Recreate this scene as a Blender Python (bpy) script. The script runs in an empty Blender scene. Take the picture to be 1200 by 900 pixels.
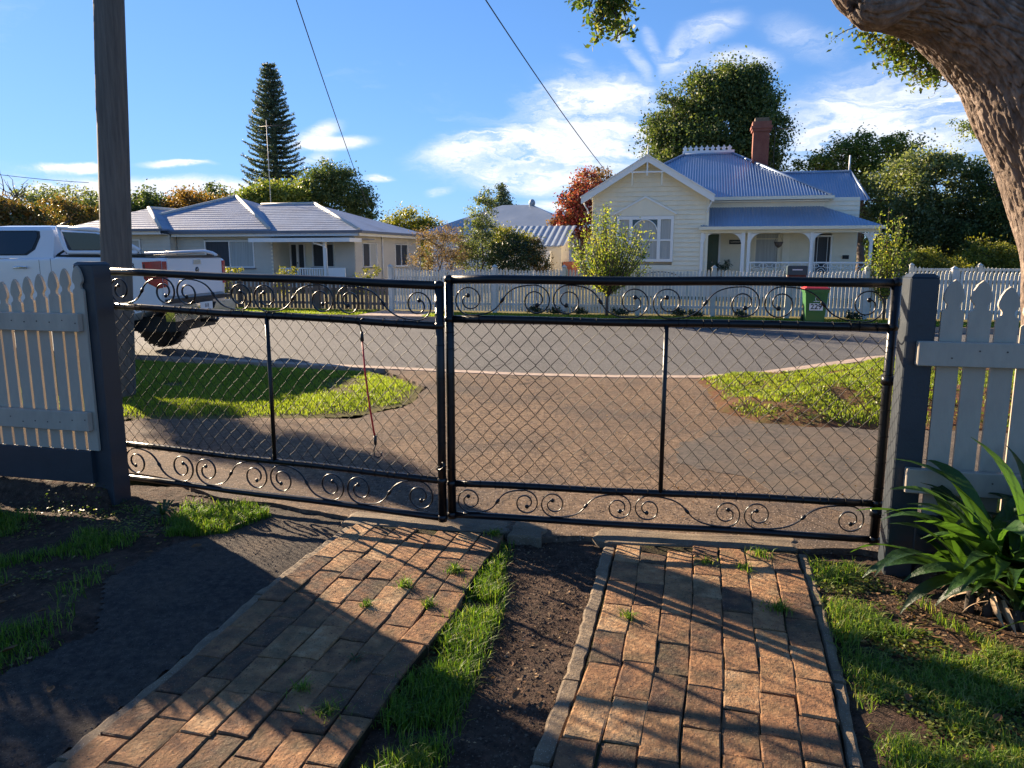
import bpy, bmesh, math, random
import numpy as np
from mathutils import Vector, Matrix, noise
random.seed(7)
RNG = np.random.default_rng(7)
SC = bpy.context.scene
COL = SC.collection
PI = math.pi
R = math.radians

# ------------------------------------------------------------------ camera
F_PX, PITCH, CAM_H = 870.0, math.atan(152 / 870), 1.55
cam = bpy.data.cameras.new('camera')
cam.sensor_width = 36
cam.lens = 36 * F_PX / 1200
cam.clip_end = 2000
cam.clip_start = 0.05
camo = bpy.data.objects.new('camera', cam)
camo.location = (0, 0, CAM_H)
camo.rotation_euler = (PI / 2 - PITCH, 0, 0)
COL.objects.link(camo)
SC.camera = camo

# ------------------------------------------------------------------ sun, sky, exposure
SUN_DIR = Vector((-0.72, 0.694, 0)).normalized() * math.cos(R(20)) + Vector((0, 0, math.sin(R(20))))
sl = bpy.data.lights.new('sun', 'SUN')
sl.energy = 5.0
sl.angle = R(0.53)
sl.color = (1.0, 0.80, 0.57)
so = bpy.data.objects.new('sun', sl)
so.rotation_euler = SUN_DIR.to_track_quat('Z', 'Y').to_euler()
COL.objects.link(so)
SC.view_settings.view_transform = 'Standard'
SC.view_settings.look = 'None'
SC.view_settings.exposure = 1.85
SC.view_settings.gamma = 1.0


def build_world():
    w = bpy.data.worlds.new('World')
    SC.world = w
    w.use_nodes = True
    nt = w.node_tree
    nt.nodes.clear()
    N, L = nt.nodes.new, nt.links.new
    out = N('ShaderNodeOutputWorld')
    bg = N('ShaderNodeBackground')
    bg.inputs['Strength'].default_value = 0.06
    L(bg.outputs[0], out.inputs[0])
    sky = N('ShaderNodeTexSky')
    sky.sky_type = 'NISHITA'
    sky.sun_disc = False
    sky.sun_elevation = R(20)
    sky.sun_rotation = math.atan2(SUN_DIR.x, SUN_DIR.y)
    sky.altitude = 700
    sky.air_density = 1.0
    sky.dust_density = 0.1
    sky.ozone_density = 4.0
    tc = N('ShaderNodeTexCoord')
    sep = N('ShaderNodeSeparateXYZ')
    L(tc.outputs['Generated'], sep.inputs[0])

    def math_(op, a, b=None, clamp=False):
        m = N('ShaderNodeMath')
        m.operation = op
        m.use_clamp = clamp
        for i, v in enumerate((a, b)):
            if v is None:
                continue
            if isinstance(v, (int, float)):
                m.inputs[i].default_value = v
            else:
                L(v, m.inputs[i])
        return m.outputs[0]
    az = math_('ARCTAN2', sep.outputs[0], sep.outputs[1])
    el = math_('ARCSINE', sep.outputs[2])
    comb = N('ShaderNodeCombineXYZ')
    L(az, comb.inputs[0])
    L(el, comb.inputs[1])

    def nz(scale_vec, scale, detail, rough=0.55, rot=0.0, vec=None, dist=0.0):
        mp = N('ShaderNodeMapping')
        mp.inputs['Scale'].default_value = scale_vec
        mp.inputs['Rotation'].default_value = (0, 0, rot)
        L(vec or comb.outputs[0], mp.inputs[0])
        t = N('ShaderNodeTexNoise')
        t.inputs['Scale'].default_value = scale
        t.inputs['Detail'].default_value = detail
        t.inputs['Roughness'].default_value = rough
        t.inputs['Distortion'].default_value = dist
        L(mp.outputs[0], t.inputs[0])
        return t
    # warp the coordinates a little so cloud edges fray
    wn = nz((1, 2.4, 1), 7, 7, .6)
    sub = N('ShaderNodeVectorMath')
    sub.operation = 'SUBTRACT'
    L(wn.outputs['Color'], sub.inputs[0])
    sub.inputs[1].default_value = (.5, .5, .5)
    scl = N('ShaderNodeVectorMath')
    scl.operation = 'SCALE'
    L(sub.outputs[0], scl.inputs[0])
    scl.inputs['Scale'].default_value = 0.13
    add = N('ShaderNodeVectorMath')
    add.operation = 'ADD'
    L(comb.outputs[0], add.inputs[0])
    L(scl.outputs[0], add.inputs[1])
    vec = add.outputs[0]
    scl2 = N('ShaderNodeVectorMath')
    scl2.operation = 'SCALE'
    L(sub.outputs[0], scl2.inputs[0])
    scl2.inputs['Scale'].default_value = 0.03
    add2 = N('ShaderNodeVectorMath')
    add2.operation = 'ADD'
    L(comb.outputs[0], add2.inputs[0])
    L(scl2.outputs[0], add2.inputs[1])
    vec_fine = add2.outputs[0]
    cp, sp = math.cos(PITCH), math.sin(PITCH)

    def azel(px, py):
        u, v = (px - 600) / F_PX, (450 - py) / F_PX
        d = Vector((u, cp + v * sp, -sp + v * cp)).normalized()
        return math.atan2(d.x, d.y), math.asin(d.z)
    # strokes of cirrus: two end points (as seen from the gate), half width in radians, amount
    strokes = [((500, 188), (760, 150), 0.030, .85), ((560, 150), (800, 105), .03, .42), ((620, 200), (840, 150), .050, .62), ((530, 208), (700, 216), .018, .7),
               ((490, 184), (640, 160), .016, .8), ((620, 130), (760, 100), .02, .5),
               ((900, 165), (1060, 100), 0.055, .5), ((960, 160), (1180, 130), 0.06, .62), ((900, 200), (1150, 195), .045, .45),
               ((722, 10), (728, 50), .010, .42), ((728, 45), (765, 90), .009, .42), ((755, 30), (778, 80), .008, .32), ((778, 85), (800, 40), .012, .45), ((798, 42), (870, 22), .016, .48), ((835, 72), (905, 70), .016, .9),
               ((790, 100), (830, 40), .02, .3), ((640, 95), (790, 120), .022, .35), ((660, 60), (700, 95), .012, .2), ((900, 30), (990, 60), .02, .25),
               ((0, 214), (330, 222), 0.012, 1.5), ((-60, 226), (330, 232), .010, 1.2), ((20, 199), (130, 193), .006, 1.4), ((165, 192), (252, 192), .0045, 1.4), ((345, 170), (398, 146), .012, .8),
               ((340, 172), (440, 163), .007, 1.3), ((425, 211), (458, 211), .005, 1.0), ((610, 242), (700, 244), .008, .9), ((350, 190), (390, 180), .008, .4), ((500, 228), (530, 222), .006, .5),
               ((1100, 120), (1350, 60), .06, .7), ((1200, 230), (1500, 190), .08, .6), ((-350, 215), (0, 222), .03, .9)]
    total = None
    for (a, b, wdt, amt) in strokes:
        (x0, y0), (x1, y1) = azel(*a), azel(*b)
        cx, cy = (x0 + x1) / 2, (y0 + y1) / 2
        ln = math.hypot(x1 - x0, y1 - y0) / 2 + wdt * .6
        mp = N('ShaderNodeMapping')
        mp.vector_type = 'TEXTURE'
        mp.inputs['Location'].default_value = (cx, cy, 0)
        mp.inputs['Rotation'].default_value = (0, 0, math.atan2(y1 - y0, x1 - x0))
        mp.inputs['Scale'].default_value = (ln * 1.15, wdt * 1.3, 1)
        L(vec if wdt > .025 else vec_fine, mp.inputs[0])
        vl = N('ShaderNodeVectorMath')
        vl.operation = 'LENGTH'
        L(mp.outputs[0], vl.inputs[0])
        mr = N('ShaderNodeMapRange')
        mr.interpolation_type = 'SMOOTHERSTEP'
        mr.inputs['From Min'].default_value = 1.15
        mr.inputs['From Max'].default_value = 0.05
        mr.inputs['To Min'].default_value = 0
        mr.inputs['To Max'].default_value = amt
        L(vl.outputs['Value'], mr.inputs['Value'])
        total = mr.outputs[0] if total is None else math_('ADD', total, mr.outputs[0])
    # thin cirrus all round the sky
    n1 = nz((1.0, 3.0, 1), 2.6, 7, .6, R(-12), vec)
    m1 = N('ShaderNodeMapRange')
    m1.inputs['From Min'].default_value = .56
    m1.inputs['From Max'].default_value = .85
    m1.inputs['To Max'].default_value = .30
    L(n1.outputs['Fac'], m1.inputs['Value'])
    total = math_('ADD', total, m1.outputs[0])
    fib = nz((1.0, 5.5, 1), 9, 9, .64, R(-16), vec, .5)
    fm = N('ShaderNodeMapRange')
    fm.inputs['From Min'].default_value = .36
    fm.inputs['From Max'].default_value = .64
    fm.inputs['To Min'].default_value = .22
    fm.inputs['To Max'].default_value = 1.5
    L(fib.outputs['Fac'], fm.inputs['Value'])
    fac = math_('MINIMUM', math_('MULTIPLY', total, fm.outputs[0]), .93)
    tint = N('ShaderNodeMixRGB')
    tint.blend_type = 'MULTIPLY'
    tint.inputs[0].default_value = 1
    tint.inputs[2].default_value = (.74, 1.02, 1.32, 1)
    # soft shoulder: keeps the sky round the low sun from burning out
    sh1 = N('ShaderNodeVectorMath')
    sh1.operation = 'MULTIPLY_ADD'
    L(sky.outputs[0], sh1.inputs[0])
    sh1.inputs[1].default_value = (1 / 4.6, 1 / 6.0, 1 / 9.5)
    sh1.inputs[2].default_value = (1, 1, 1)
    sh2 = N('ShaderNodeVectorMath')
    sh2.operation = 'DIVIDE'
    L(sky.outputs[0], sh2.inputs[0])
    L(sh1.outputs[0], sh2.inputs[1])
    L(sh2.outputs[0], tint.inputs[1])
    mix = N('ShaderNodeMixRGB')
    L(fac, mix.inputs[0])
    L(tint.outputs[0], mix.inputs[1])
    mix.inputs[2].default_value = (5.0, 5.2, 5.6, 1)
    L(mix.outputs[0], bg.inputs['Color'])


build_world()

# ------------------------------------------------------------------ frames
TH = R(13.5)                      # the street runs 13.5 degrees off the picture plane
ORG = Vector((0, 19.2, 0))        # a point at the foot of the far white fence
S_ = Vector((math.cos(TH), -math.sin(TH), 0))
N_ = Vector((math.sin(TH), math.cos(TH), 0))


def W(s, n, z=0.0):
    p = ORG + S_ * s + N_ * n
    return Vector((p.x, p.y, z))


# ------------------------------------------------------------------ object helpers
def tag(o, label=None, cat=None, group=None, kind=None):
    if label:
        o['label'] = label
    if cat:
        o['category'] = cat
    if group:
        o['group'] = group
    if kind:
        o['kind'] = kind
    return o


def thing(name, label, cat, loc=(0, 0, 0), rz=0.0, group=None):
    o = bpy.data.objects.new(name, None)
    o.empty_display_size = .2
    o.location = loc
    o.rotation_euler = (0, 0, rz)
    COL.objects.link(o)
    return tag(o, label, cat, group)


def link_mesh(name, me, parent=None, loc=(0, 0, 0), rot=(0, 0, 0)):
    o = bpy.data.objects.new(name, me)
    o.location = loc
    o.rotation_euler = rot
    if parent is not None:
        o.parent = parent
    COL.objects.link(o)
    return o


class MB:
    def __init__(self):
        self.v, self.f, self.sm = [], [], []

    def add(self, vs, fs, smooth=False):
        b = len(self.v)
        self.v += [tuple(p) for p in vs]
        self.f += [tuple(b + i for i in f) for f in fs]
        self.sm += [smooth] * len(fs)
        return self

    def box(self, x0, x1, y0, y1, z0, z1, m=None):
        vs = [Vector((x, y, z)) for z in (z0, z1) for y in (y0, y1) for x in (x0, x1)]
        if m is not None:
            vs = [m @ p for p in vs]
        return self.add(vs, [(0, 2, 3, 1), (4, 5, 7, 6), (0, 1, 5, 4), (2, 6, 7, 3), (0, 4, 6, 2), (1, 3, 7, 5)])

    def bbox(self, x0, x1, y0, y1, z0, z1, b=.01, m=None):
        """box with its four long-way edges chamfered on every face"""
        vs, idx = [], {}
        xs, ys, zs = (x0, x1), (y0, y1), (z0, z1)
        for i in (0, 1):
            for j in (0, 1):
                for k in (0, 1):
                    sx, sy, sz = (1, -1)[i], (1, -1)[j], (1, -1)[k]
                    c = Vector((xs[i], ys[j], zs[k]))
                    for a, off in enumerate((Vector((0, sy * b, sz * b)), Vector((sx * b, 0, sz * b)), Vector((sx * b, sy * b, 0)))):
                        idx[(i, j, k, a)] = len(vs)
                        vs.append(c + off)
        g = lambda i, j, k, a: idx[(i, j, k, a)]
        fs = []
        for i in (0, 1):
            q = [g(i, 0, 0, 0), g(i, 1, 0, 0), g(i, 1, 1, 0), g(i, 0, 1, 0)]
            fs.append(q[::-1] if i == 0 else q)
            q = [g(0, i, 0, 1), g(0, i, 1, 1), g(1, i, 1, 1), g(1, i, 0, 1)]
            fs.append(q[::-1] if i == 0 else q)
            q = [g(0, 0, i, 2), g(1, 0, i, 2), g(1, 1, i, 2), g(0, 1, i, 2)]
            fs.append(q[::-1] if i == 0 else q)
        for i in (0, 1):
            for j in (0, 1):
                fs.append([g(i, j, 0, 0), g(i, j, 1, 0), g(i, j, 1, 1), g(i, j, 0, 1)])
                fs.append([g(i, 0, j, 0), g(i, 1, j, 0), g(i, 1, j, 2), g(i, 0, j, 2)])
                fs.append([g(0, i, j, 1), g(1, i, j, 1), g(1, i, j, 2), g(0, i, j, 2)])
                for k in (0, 1):
                    fs.append([g(i, j, k, 0), g(i, j, k, 1), g(i, j, k, 2)])
        if m is not None:
            vs = [m @ p for p in vs]
        return self.add(vs, fs)

    def prism(self, poly, d0, d1, axis='y', m=None):
        """poly is a list of 2D points in the plane across axis"""
        n = len(poly)
        def P(p, d):
            if axis == 'y':
                return Vector((p[0], d, p[1]))
            if axis == 'x':
                return Vector((d, p[0], p[1]))
            return Vector((p[0], p[1], d))
        vs = [P(p, d0) for p in poly] + [P(p, d1) for p in poly]
        if m is not None:
            vs = [m @ p for p in vs]
        fs = [tuple(range(n))[::-1], tuple(range(n, 2 * n))]
        fs += [(i, (i + 1) % n, n + (i + 1) % n, n + i) for i in range(n)]
        return self.add(vs, fs)

    def tube(self, pts, rad, n=8, caps=True, smooth=True, flat=None, up0=None):
        """flat = (a, b): elliptical cross-section; up0 fixes the frame's first axis"""
        pts = [Vector(p) for p in pts]
        k = len(pts)
        rads = rad if isinstance(rad, (list, tuple)) else [rad] * k
        tang = []
        for i in range(k):
            a, b = pts[max(0, i - 1)], pts[min(k - 1, i + 1)]
            t = (b - a)
            tang.append(t.normalized() if t.length > 1e-9 else Vector((0, 0, 1)))
        if up0 is not None:
            u = Vector(up0)
        else:
            u = tang[0].orthogonal()
        vs = []
        for i in range(k):
            t = tang[i]
            u = (u - t * u.dot(t))
            if u.length < 1e-6:
                u = t.orthogonal()
            u.normalize()
            w = t.cross(u)
            for j in range(n):
                a = 2 * PI * j / n
                if flat:
                    vs.append(pts[i] + u * (math.cos(a) * flat[0]) + w * (math.sin(a) * flat[1]))
                else:
                    vs.append(pts[i] + (u * math.cos(a) + w * math.sin(a)) * rads[i])
        fs = []
        for i in range(k - 1):
            for j in range(n):
                a, b = i * n + j, i * n + (j + 1) % n
                fs.append((a, b, b + n, a + n))
        self.add(vs, fs, smooth)
        if caps:
            b = len(self.v) - len(vs)
            self.f += [tuple(b + j for j in range(n))[::-1], tuple(b + (k - 1) * n + j for j in range(n))]
            self.sm += [False, False]
        return self

    def ball(self, c, r, seg=8, ring=6, sc=(1, 1, 1), m=None):
        vs = []
        c = Vector(c)
        for i in range(ring + 1):
            ph = PI * i / ring
            for j in range(seg):
                a = 2 * PI * j / seg
                p = Vector((math.sin(ph) * math.cos(a) * sc[0], math.sin(ph) * math.sin(a) * sc[1], math.cos(ph) * sc[2])) * r
                if m is not None:
                    p = m @ p
                vs.append(c + p)
        fs = []
        for i in range(ring):
            for j in range(seg):
                a, b = i * seg + j, i * seg + (j + 1) % seg
                fs.append((a, a + seg, b + seg, b))
        return self.add(vs, fs, True)

    def lathe(self, prof, n=16, c=(0, 0, 0), axis='z'):
        vs = []
        c = Vector(c)
        for (r, h) in prof:
            for j in range(n):
                a = 2 * PI * j / n
                x, y = r * math.cos(a), r * math.sin(a)
                vs.append(c + (Vector((x, y, h)) if axis == 'z' else Vector((x, h, y)) if axis == 'y' else Vector((h, x, y))))
        fs = []
        for i in range(len(prof) - 1):
            for j in range(n):
                a, b = i * n + j, i * n + (j + 1) % n
                fs.append((a, b, b + n, a + n))
        k = len(prof)
        self.add(vs, fs, True)
        b = len(self.v) - len(vs)
        self.f += [tuple(b + j for j in range(n))[::-1], tuple(b + (k - 1) * n + j for j in range(n))]
        self.sm += [False, False]
        return self

    def mesh(self, name, mat):
        me = bpy.data.meshes.new(name)
        me.from_pydata([tuple(p) for p in self.v], [], self.f)
        me.polygons.foreach_set('use_smooth', self.sm)
        if mat is not None:
            me.materials.append(mat)
        bm = bmesh.new()
        bm.from_mesh(me)
        bmesh.ops.recalc_face_normals(bm, faces=bm.faces)
        bm.to_mesh(me)
        bm.free()
        me.update()
        return me

    def build(self, name, mat, parent=None, loc=(0, 0, 0), rot=(0, 0, 0), off=None):
        if off is not None:
            ox, oy, oz = off
            self.v = [(x - ox, y - oy, z - oz) for x, y, z in self.v]
        return link_mesh(name, self.mesh(name, mat), parent, loc, rot)


def np_mesh(name, V, F, mat, rnd=None, smooth=False):
    """V (n,3), F (m,k) arrays -> mesh; rnd: per-face random, stored as a face attribute"""
    me = bpy.data.meshes.new(name)
    V = np.ascontiguousarray(V, dtype=np.float32)
    F = np.ascontiguousarray(F, dtype=np.int32)
    m, k = F.shape
    me.vertices.add(len(V))
    me.vertices.foreach_set('co', V.ravel())
    me.loops.add(m * k)
    me.loops.foreach_set('vertex_index', F.ravel())
    me.polygons.add(m)
    me.polygons.foreach_set('loop_start', np.arange(0, m * k, k, dtype=np.int32))
    if smooth:
        me.polygons.foreach_set('use_smooth', np.ones(m, dtype=bool))
    me.update(calc_edges=True)
    if rnd is not None:
        at = me.attributes.new('rnd', 'FLOAT', 'FACE')
        at.data.foreach_set('value', np.ascontiguousarray(rnd, dtype=np.float32))
    if mat is not None:
        me.materials.append(mat)
    return me


# ------------------------------------------------------------------ materials
MATS = {}


def pmat(name, cols, scale=4, detail=6, rough=.7, bump=0.0, bscale=60, bdetail=4, rnd=False, rndv=.25, metal=0.0,
         stretch=(1, 1, 1), coords='Object', spec=.5, dirt=None, dscale=1.5, damt=.5, speck=None, attr=False, rvar=.1, dist=.02,
         crack=None, coat=0.0, low=.3, high=.7):
    """cols: list of linear colours placed along a noise ramp. rnd: per-object brightness / hue jitter.
    dirt: colour blended by a large noise. speck: (colour, scale, size) small voronoi specks"""
    if name in MATS:
        return MATS[name]
    m = bpy.data.materials.new(name)
    m.use_nodes = True
    nt = m.node_tree
    N, L = nt.nodes.new, nt.links.new
    bs = nt.nodes['Principled BSDF']
    tc = N('ShaderNodeTexCoord')
    mp = N('ShaderNodeMapping')
    mp.inputs['Scale'].default_value = stretch
    L(tc.outputs[coords], mp.inputs[0])
    vec = mp.outputs[0]
    if rnd:
        oi = N('ShaderNodeObjectInfo')
        ad = N('ShaderNodeVectorMath')
        ad.operation = 'MULTIPLY_ADD'
        cx = N('ShaderNodeCombineXYZ')
        for i in range(3):
            L(oi.outputs['Random'], cx.inputs[i])
        L(cx.outputs[0], ad.inputs[0])
        ad.inputs[1].default_value = (37, 53, 71)
        L(vec, ad.inputs[2])
        vec = ad.outputs[0]
    nz = N('ShaderNodeTexNoise')
    nz.inputs['Scale'].default_value = scale
    nz.inputs['Detail'].default_value = detail
    nz.inputs['Roughness'].default_value = .6
    L(vec, nz.inputs['Vector'])
    cr = N('ShaderNodeValToRGB')
    el = cr.color_ramp.elements
    n = len(cols)
    while len(el) < n:
        el.new(.5)
    for i, c in enumerate(cols):
        el[i].position = low + (high - low) * (i / max(1, n - 1))
        el[i].color = (*c, 1)
    fac = nz.outputs['Fac']
    if attr:
        at = N('ShaderNodeAttribute')
        at.attribute_name = 'rnd'
        mx = N('ShaderNodeMath')
        mx.operation = 'MULTIPLY_ADD'
        L(at.outputs['Fac'], mx.inputs[0])
        mx.inputs[1].default_value = .55
        m2 = N('ShaderNodeMath')
        m2.operation = 'MULTIPLY'
        L(fac, m2.inputs[0])
        m2.inputs[1].default_value = .45
        L(m2.outputs[0], mx.inputs[2])
        fac = mx.outputs[0]
    if rnd and n > 1:
        mx = N('ShaderNodeMath')
        mx.operation = 'MULTIPLY_ADD'
        L(oi.outputs['Random'], mx.inputs[0])
        mx.inputs[1].default_value = rndv
        m2 = N('ShaderNodeMath')
        m2.operation = 'MULTIPLY_ADD'
        L(fac, m2.inputs[0])
        m2.inputs[1].default_value = 1 - rndv
        m2.inputs[2].default_value = 0
        L(m2.outputs[0], mx.inputs[2])
        fac = mx.outputs[0]
    L(fac, cr.inputs[0])
    colr = cr.outputs[0]

    def blend(facsock, a, bcol, bt='MIX'):
        x = N('ShaderNodeMixRGB')
        x.blend_type = bt
        L(facsock, x.inputs[0])
        L(a, x.inputs[1])
        if isinstance(bcol, tuple):
            x.inputs[2].default_value = (*bcol, 1)
        else:
            L(bcol, x.inputs[2])
        return x.outputs[0]
    if dirt:
        dn = N('ShaderNodeTexNoise')
        dn.inputs['Scale'].default_value = dscale
        dn.inputs['Detail'].default_value = 7
        dn.inputs['Roughness'].default_value = .65
        L(vec, dn.inputs['Vector'])
        mr = N('ShaderNodeMapRange')
        mr.inputs['From Min'].default_value = .45
        mr.inputs['From Max'].default_value = .68
        mr.inputs['To Max'].default_value = damt
        L(dn.outputs['Fac'], mr.inputs['Value'])
        colr = blend(mr.outputs[0], colr, dirt)
    if speck:
        for (sc_, ss, sz) in speck:
            vo = N('ShaderNodeTexVoronoi')
            vo.inputs['Scale'].default_value = ss
            L(vec, vo.inputs['Vector'])
            mr = N('ShaderNodeMapRange')
            mr.inputs['From Min'].default_value = sz
            mr.inputs['From Max'].default_value = sz * .7
            mr.inputs['To Max'].default_value = .85
            L(vo.outputs['Distance'], mr.inputs['Value'])
            # only some cells
            gt = N('ShaderNodeMath')
            gt.operation = 'GREATER_THAN'
            sp_ = N('ShaderNodeSeparateColor')
            L(vo.outputs['Color'], sp_.inputs[0])
            L(sp_.outputs[0], gt.inputs[0])
            gt.inputs[1].default_value = .55
            ml = N('ShaderNodeMath')
            ml.operation = 'MULTIPLY'
            L(mr.outputs[0], ml.inputs[0])
            L(gt.outputs[0], ml.inputs[1])
            colr = blend(ml.outputs[0], colr, sc_)
    if crack:
        cs, cw, ca = crack
        wn = N('ShaderNodeTexNoise')
        wn.inputs['Scale'].default_value = cs * 3
        wn.inputs['Detail'].default_value = 6
        L(vec, wn.inputs['Vector'])
        wa = N('ShaderNodeVectorMath')
        wa.operation = 'MULTIPLY_ADD'
        L(wn.outputs['Color'], wa.inputs[0])
        wa.inputs[1].default_value = (.5 / cs, .5 / cs, 0)
        L(vec, wa.inputs[2])
        cv = N('ShaderNodeTexVoronoi')
        cv.feature = 'DISTANCE_TO_EDGE'
        cv.inputs['Scale'].default_value = cs
        L(wa.outputs[0], cv.inputs['Vector'])
        cm = N('ShaderNodeMapRange')
        cm.inputs['From Min'].default_value = cw
        cm.inputs['From Max'].default_value = cw * .3
        cm.inputs['To Max'].default_value = ca
        L(cv.outputs['Distance'], cm.inputs['Value'])
        gn = N('ShaderNodeTexNoise')
        gn.inputs['Scale'].default_value = cs * .8
        L(vec, gn.inputs['Vector'])
        gm2 = N('ShaderNodeMapRange')
        gm2.inputs['From Min'].default_value = .48
        gm2.inputs['From Max'].default_value = .58
        L(gn.outputs['Fac'], gm2.inputs['Value'])
        cx2 = N('ShaderNodeMath')
        cx2.operation = 'MULTIPLY'
        L(cm.outputs[0], cx2.inputs[0])
        L(gm2.outputs[0], cx2.inputs[1])
        colr = blend(cx2.outputs[0], colr, (.02, .017, .015))
    L(colr, bs.inputs['Base Color'])
    rr = N('ShaderNodeMapRange')
    rr.inputs['To Min'].default_value = max(.02, rough - rvar)
    rr.inputs['To Max'].default_value = min(1, rough + rvar)
    L(nz.outputs['Fac'], rr.inputs['Value'])
    L(rr.outputs[0], bs.inputs['Roughness'])
    bs.inputs['Metallic'].default_value = metal
    bs.inputs['Specular IOR Level'].default_value = spec
    if coat:
        bs.inputs['Coat Weight'].default_value = coat
        bs.inputs['Coat Roughness'].default_value = .08
    if bump:
        bn = N('ShaderNodeTexNoise')
        bn.inputs['Scale'].default_value = bscale
        bn.inputs['Detail'].default_value = bdetail
        bn.inputs['Roughness'].default_value = .65
        L(vec, bn.inputs['Vector'])
        b = N('ShaderNodeBump')
        b.inputs['Strength'].default_value = bump
        b.inputs['Distance'].default_value = dist
        L(bn.outputs['Fac'], b.inputs['Height'])
        L(b.outputs[0], bs.inputs['Normal'])
    MATS[name] = m
    return m


def leafmat(name, cols, trans=.35, rough=.45, scale=.6, low=.2, high=.8, spec=.35):
    """two-sided leaf: reflects and lets light through"""
    if name in MATS:
        return MATS[name]
    m = bpy.data.materials.new(name)
    m.use_nodes = True
    nt = m.node_tree
    nt.nodes.clear()
    N, L = nt.nodes.new, nt.links.new
    out = N('ShaderNodeOutputMaterial')
    at = N('ShaderNodeAttribute')
    at.attribute_name = 'rnd'
    tc = N('ShaderNodeTexCoord')
    nz = N('ShaderNodeTexNoise')
    nz.inputs['Scale'].default_value = scale
    nz.inputs['Detail'].default_value = 3
    L(tc.outputs['Object'], nz.inputs['Vector'])
    a = N('ShaderNodeMath')
    a.operation = 'MULTIPLY'
    L(at.outputs['Fac'], a.inputs[0])
    a.inputs[1].default_value = .6
    b = N('ShaderNodeMath')
    b.operation = 'MULTIPLY_ADD'
    L(nz.outputs['Fac'], b.inputs[0])
    b.inputs[1].default_value = .4
    L(a.outputs[0], b.inputs[2])
    cr = N('ShaderNodeValToRGB')
    el = cr.color_ramp.elements
    while len(el) < len(cols):
        el.new(.5)
    for i, c in enumerate(cols):
        el[i].position = low + (high - low) * i / max(1, len(cols) - 1)
        el[i].color = (*c, 1)
    L(b.outputs[0], cr.inputs[0])
    pr = N('ShaderNodeBsdfPrincipled')
    pr.inputs['Roughness'].default_value = rough
    pr.inputs['Specular IOR Level'].default_value = spec
    L(cr.outputs[0], pr.inputs['Base Color'])
    tr = N('ShaderNodeBsdfTranslucent')
    tcx = N('ShaderNodeMixRGB')
    tcx.blend_type = 'MULTIPLY'
    tcx.inputs[0].default_value = 1
    tcx.inputs[2].default_value = (1.7, 1.7, .7, 1)
    L(cr.outputs[0], tcx.inputs[1])
    L(tcx.outputs[0], tr.inputs[0])
    mx = N('ShaderNodeMixShader')
    mx.inputs[0].default_value = trans
    L(pr.outputs[0], mx.inputs[1])
    L(tr.outputs[0], mx.inputs[2])
    L(mx.outputs[0], out.inputs[0])
    MATS[name] = m
    return m


def paint(name, c, rough=.45, bump=.12, var=.12, **k):
    c2 = tuple(x * (1 - var) for x in c)
    return pmat(name, [c2, c], scale=3, rough=rough, bump=bump, bscale=40, **k)


def glassmat(name, c=(.02, .03, .04), rough=.05, refl=.6):
    if name in MATS:
        return MATS[name]
    m = bpy.data.materials.new(name)
    m.use_nodes = True
    bs = m.node_tree.nodes['Principled BSDF']
    bs.inputs['Base Color'].default_value = (*c, 1)
    bs.inputs['Roughness'].default_value = rough
    bs.inputs['Specular IOR Level'].default_value = refl
    MATS[name] = m
    return m


M_BRICK = pmat('paver_brick', [(.065, .040, .028), (.15, .078, .042), (.26, .132, .062), (.35, .19, .088), (.40, .26, .14)], scale=15, detail=10, rough=.9,
               bump=1.0, bscale=55, bdetail=9, rnd=True, rndv=.34, dirt=(.085, .07, .038), dscale=8, damt=.75, low=.30, high=.70, dist=.012,
               speck=[((.05, .035, .03), 120, .30), ((.06, .04, .03), 45, .22), ((.40, .33, .22), 150, .2)], spec=.3)
M_KERBC = pmat('old_concrete', [(.12, .088, .054), (.24, .175, .108)], scale=14, rough=.9, bump=.8, bscale=90, bdetail=6, dirt=(.10, .08, .06), dscale=6, damt=.6, dist=.006,
               speck=[((.45, .4, .33), 160, .25)])
M_SOIL = pmat('garden_soil', [(.020, .014, .010), (.055, .033, .023), (.115, .070, .048)], scale=22, detail=9, rough=.95, bump=1.0, bscale=55, bdetail=9,
              dirt=(.115, .082, .058), dscale=3.0, damt=.55, speck=[((.17, .13, .10), 95, .22), ((.012, .01, .008), 60, .25)], dist=.02, spec=.15)
M_BED = pmat('mossy_joint_soil', [(.015, .012, .008), (.04, .032, .018), (.035, .05, .012)], scale=18, rough=.95, bump=.8, bscale=80, spec=.1)
M_GRIT = pmat('worn_gritty_bitumen', [(.022, .019, .018), (.050, .042, .036), (.095, .078, .062)], scale=30, detail=9, rough=.92, bump=1.0, bscale=110, bdetail=8,
              dirt=(.13, .09, .06), dscale=1.6, damt=.5, speck=[((.22, .19, .17), 130, .2), ((.012, .01, .012), 80, .25)], dist=.012, spec=.2)
M_DRIVE = pmat('driveway_bitumen', [(.075, .054, .040), (.17, .115, .075), (.27, .19, .125)], scale=24, detail=9, rough=.92, bump=.9, bscale=90, bdetail=8,
               dirt=(.072, .062, .056), dscale=.8, damt=.9, crack=(1.3, .012, .8), speck=[((.42, .34, .28), 60, .28), ((.045, .035, .03), 38, .32), ((.06, .05, .04), 14, .12)], dist=.02, spec=.2)
M_FOOT = pmat('footpath_bitumen', [(.055, .048, .042), (.10, .086, .074), (.145, .122, .10)], scale=24, detail=9, rough=.92, bump=.8, bscale=110, bdetail=8,
              dirt=(.17, .125, .088), dscale=1.3, damt=.8, crack=(1.6, .012, .7), speck=[((.26, .22, .19), 80, .24), ((.02, .018, .018), 60, .25)], dist=.015, spec=.2)
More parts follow.
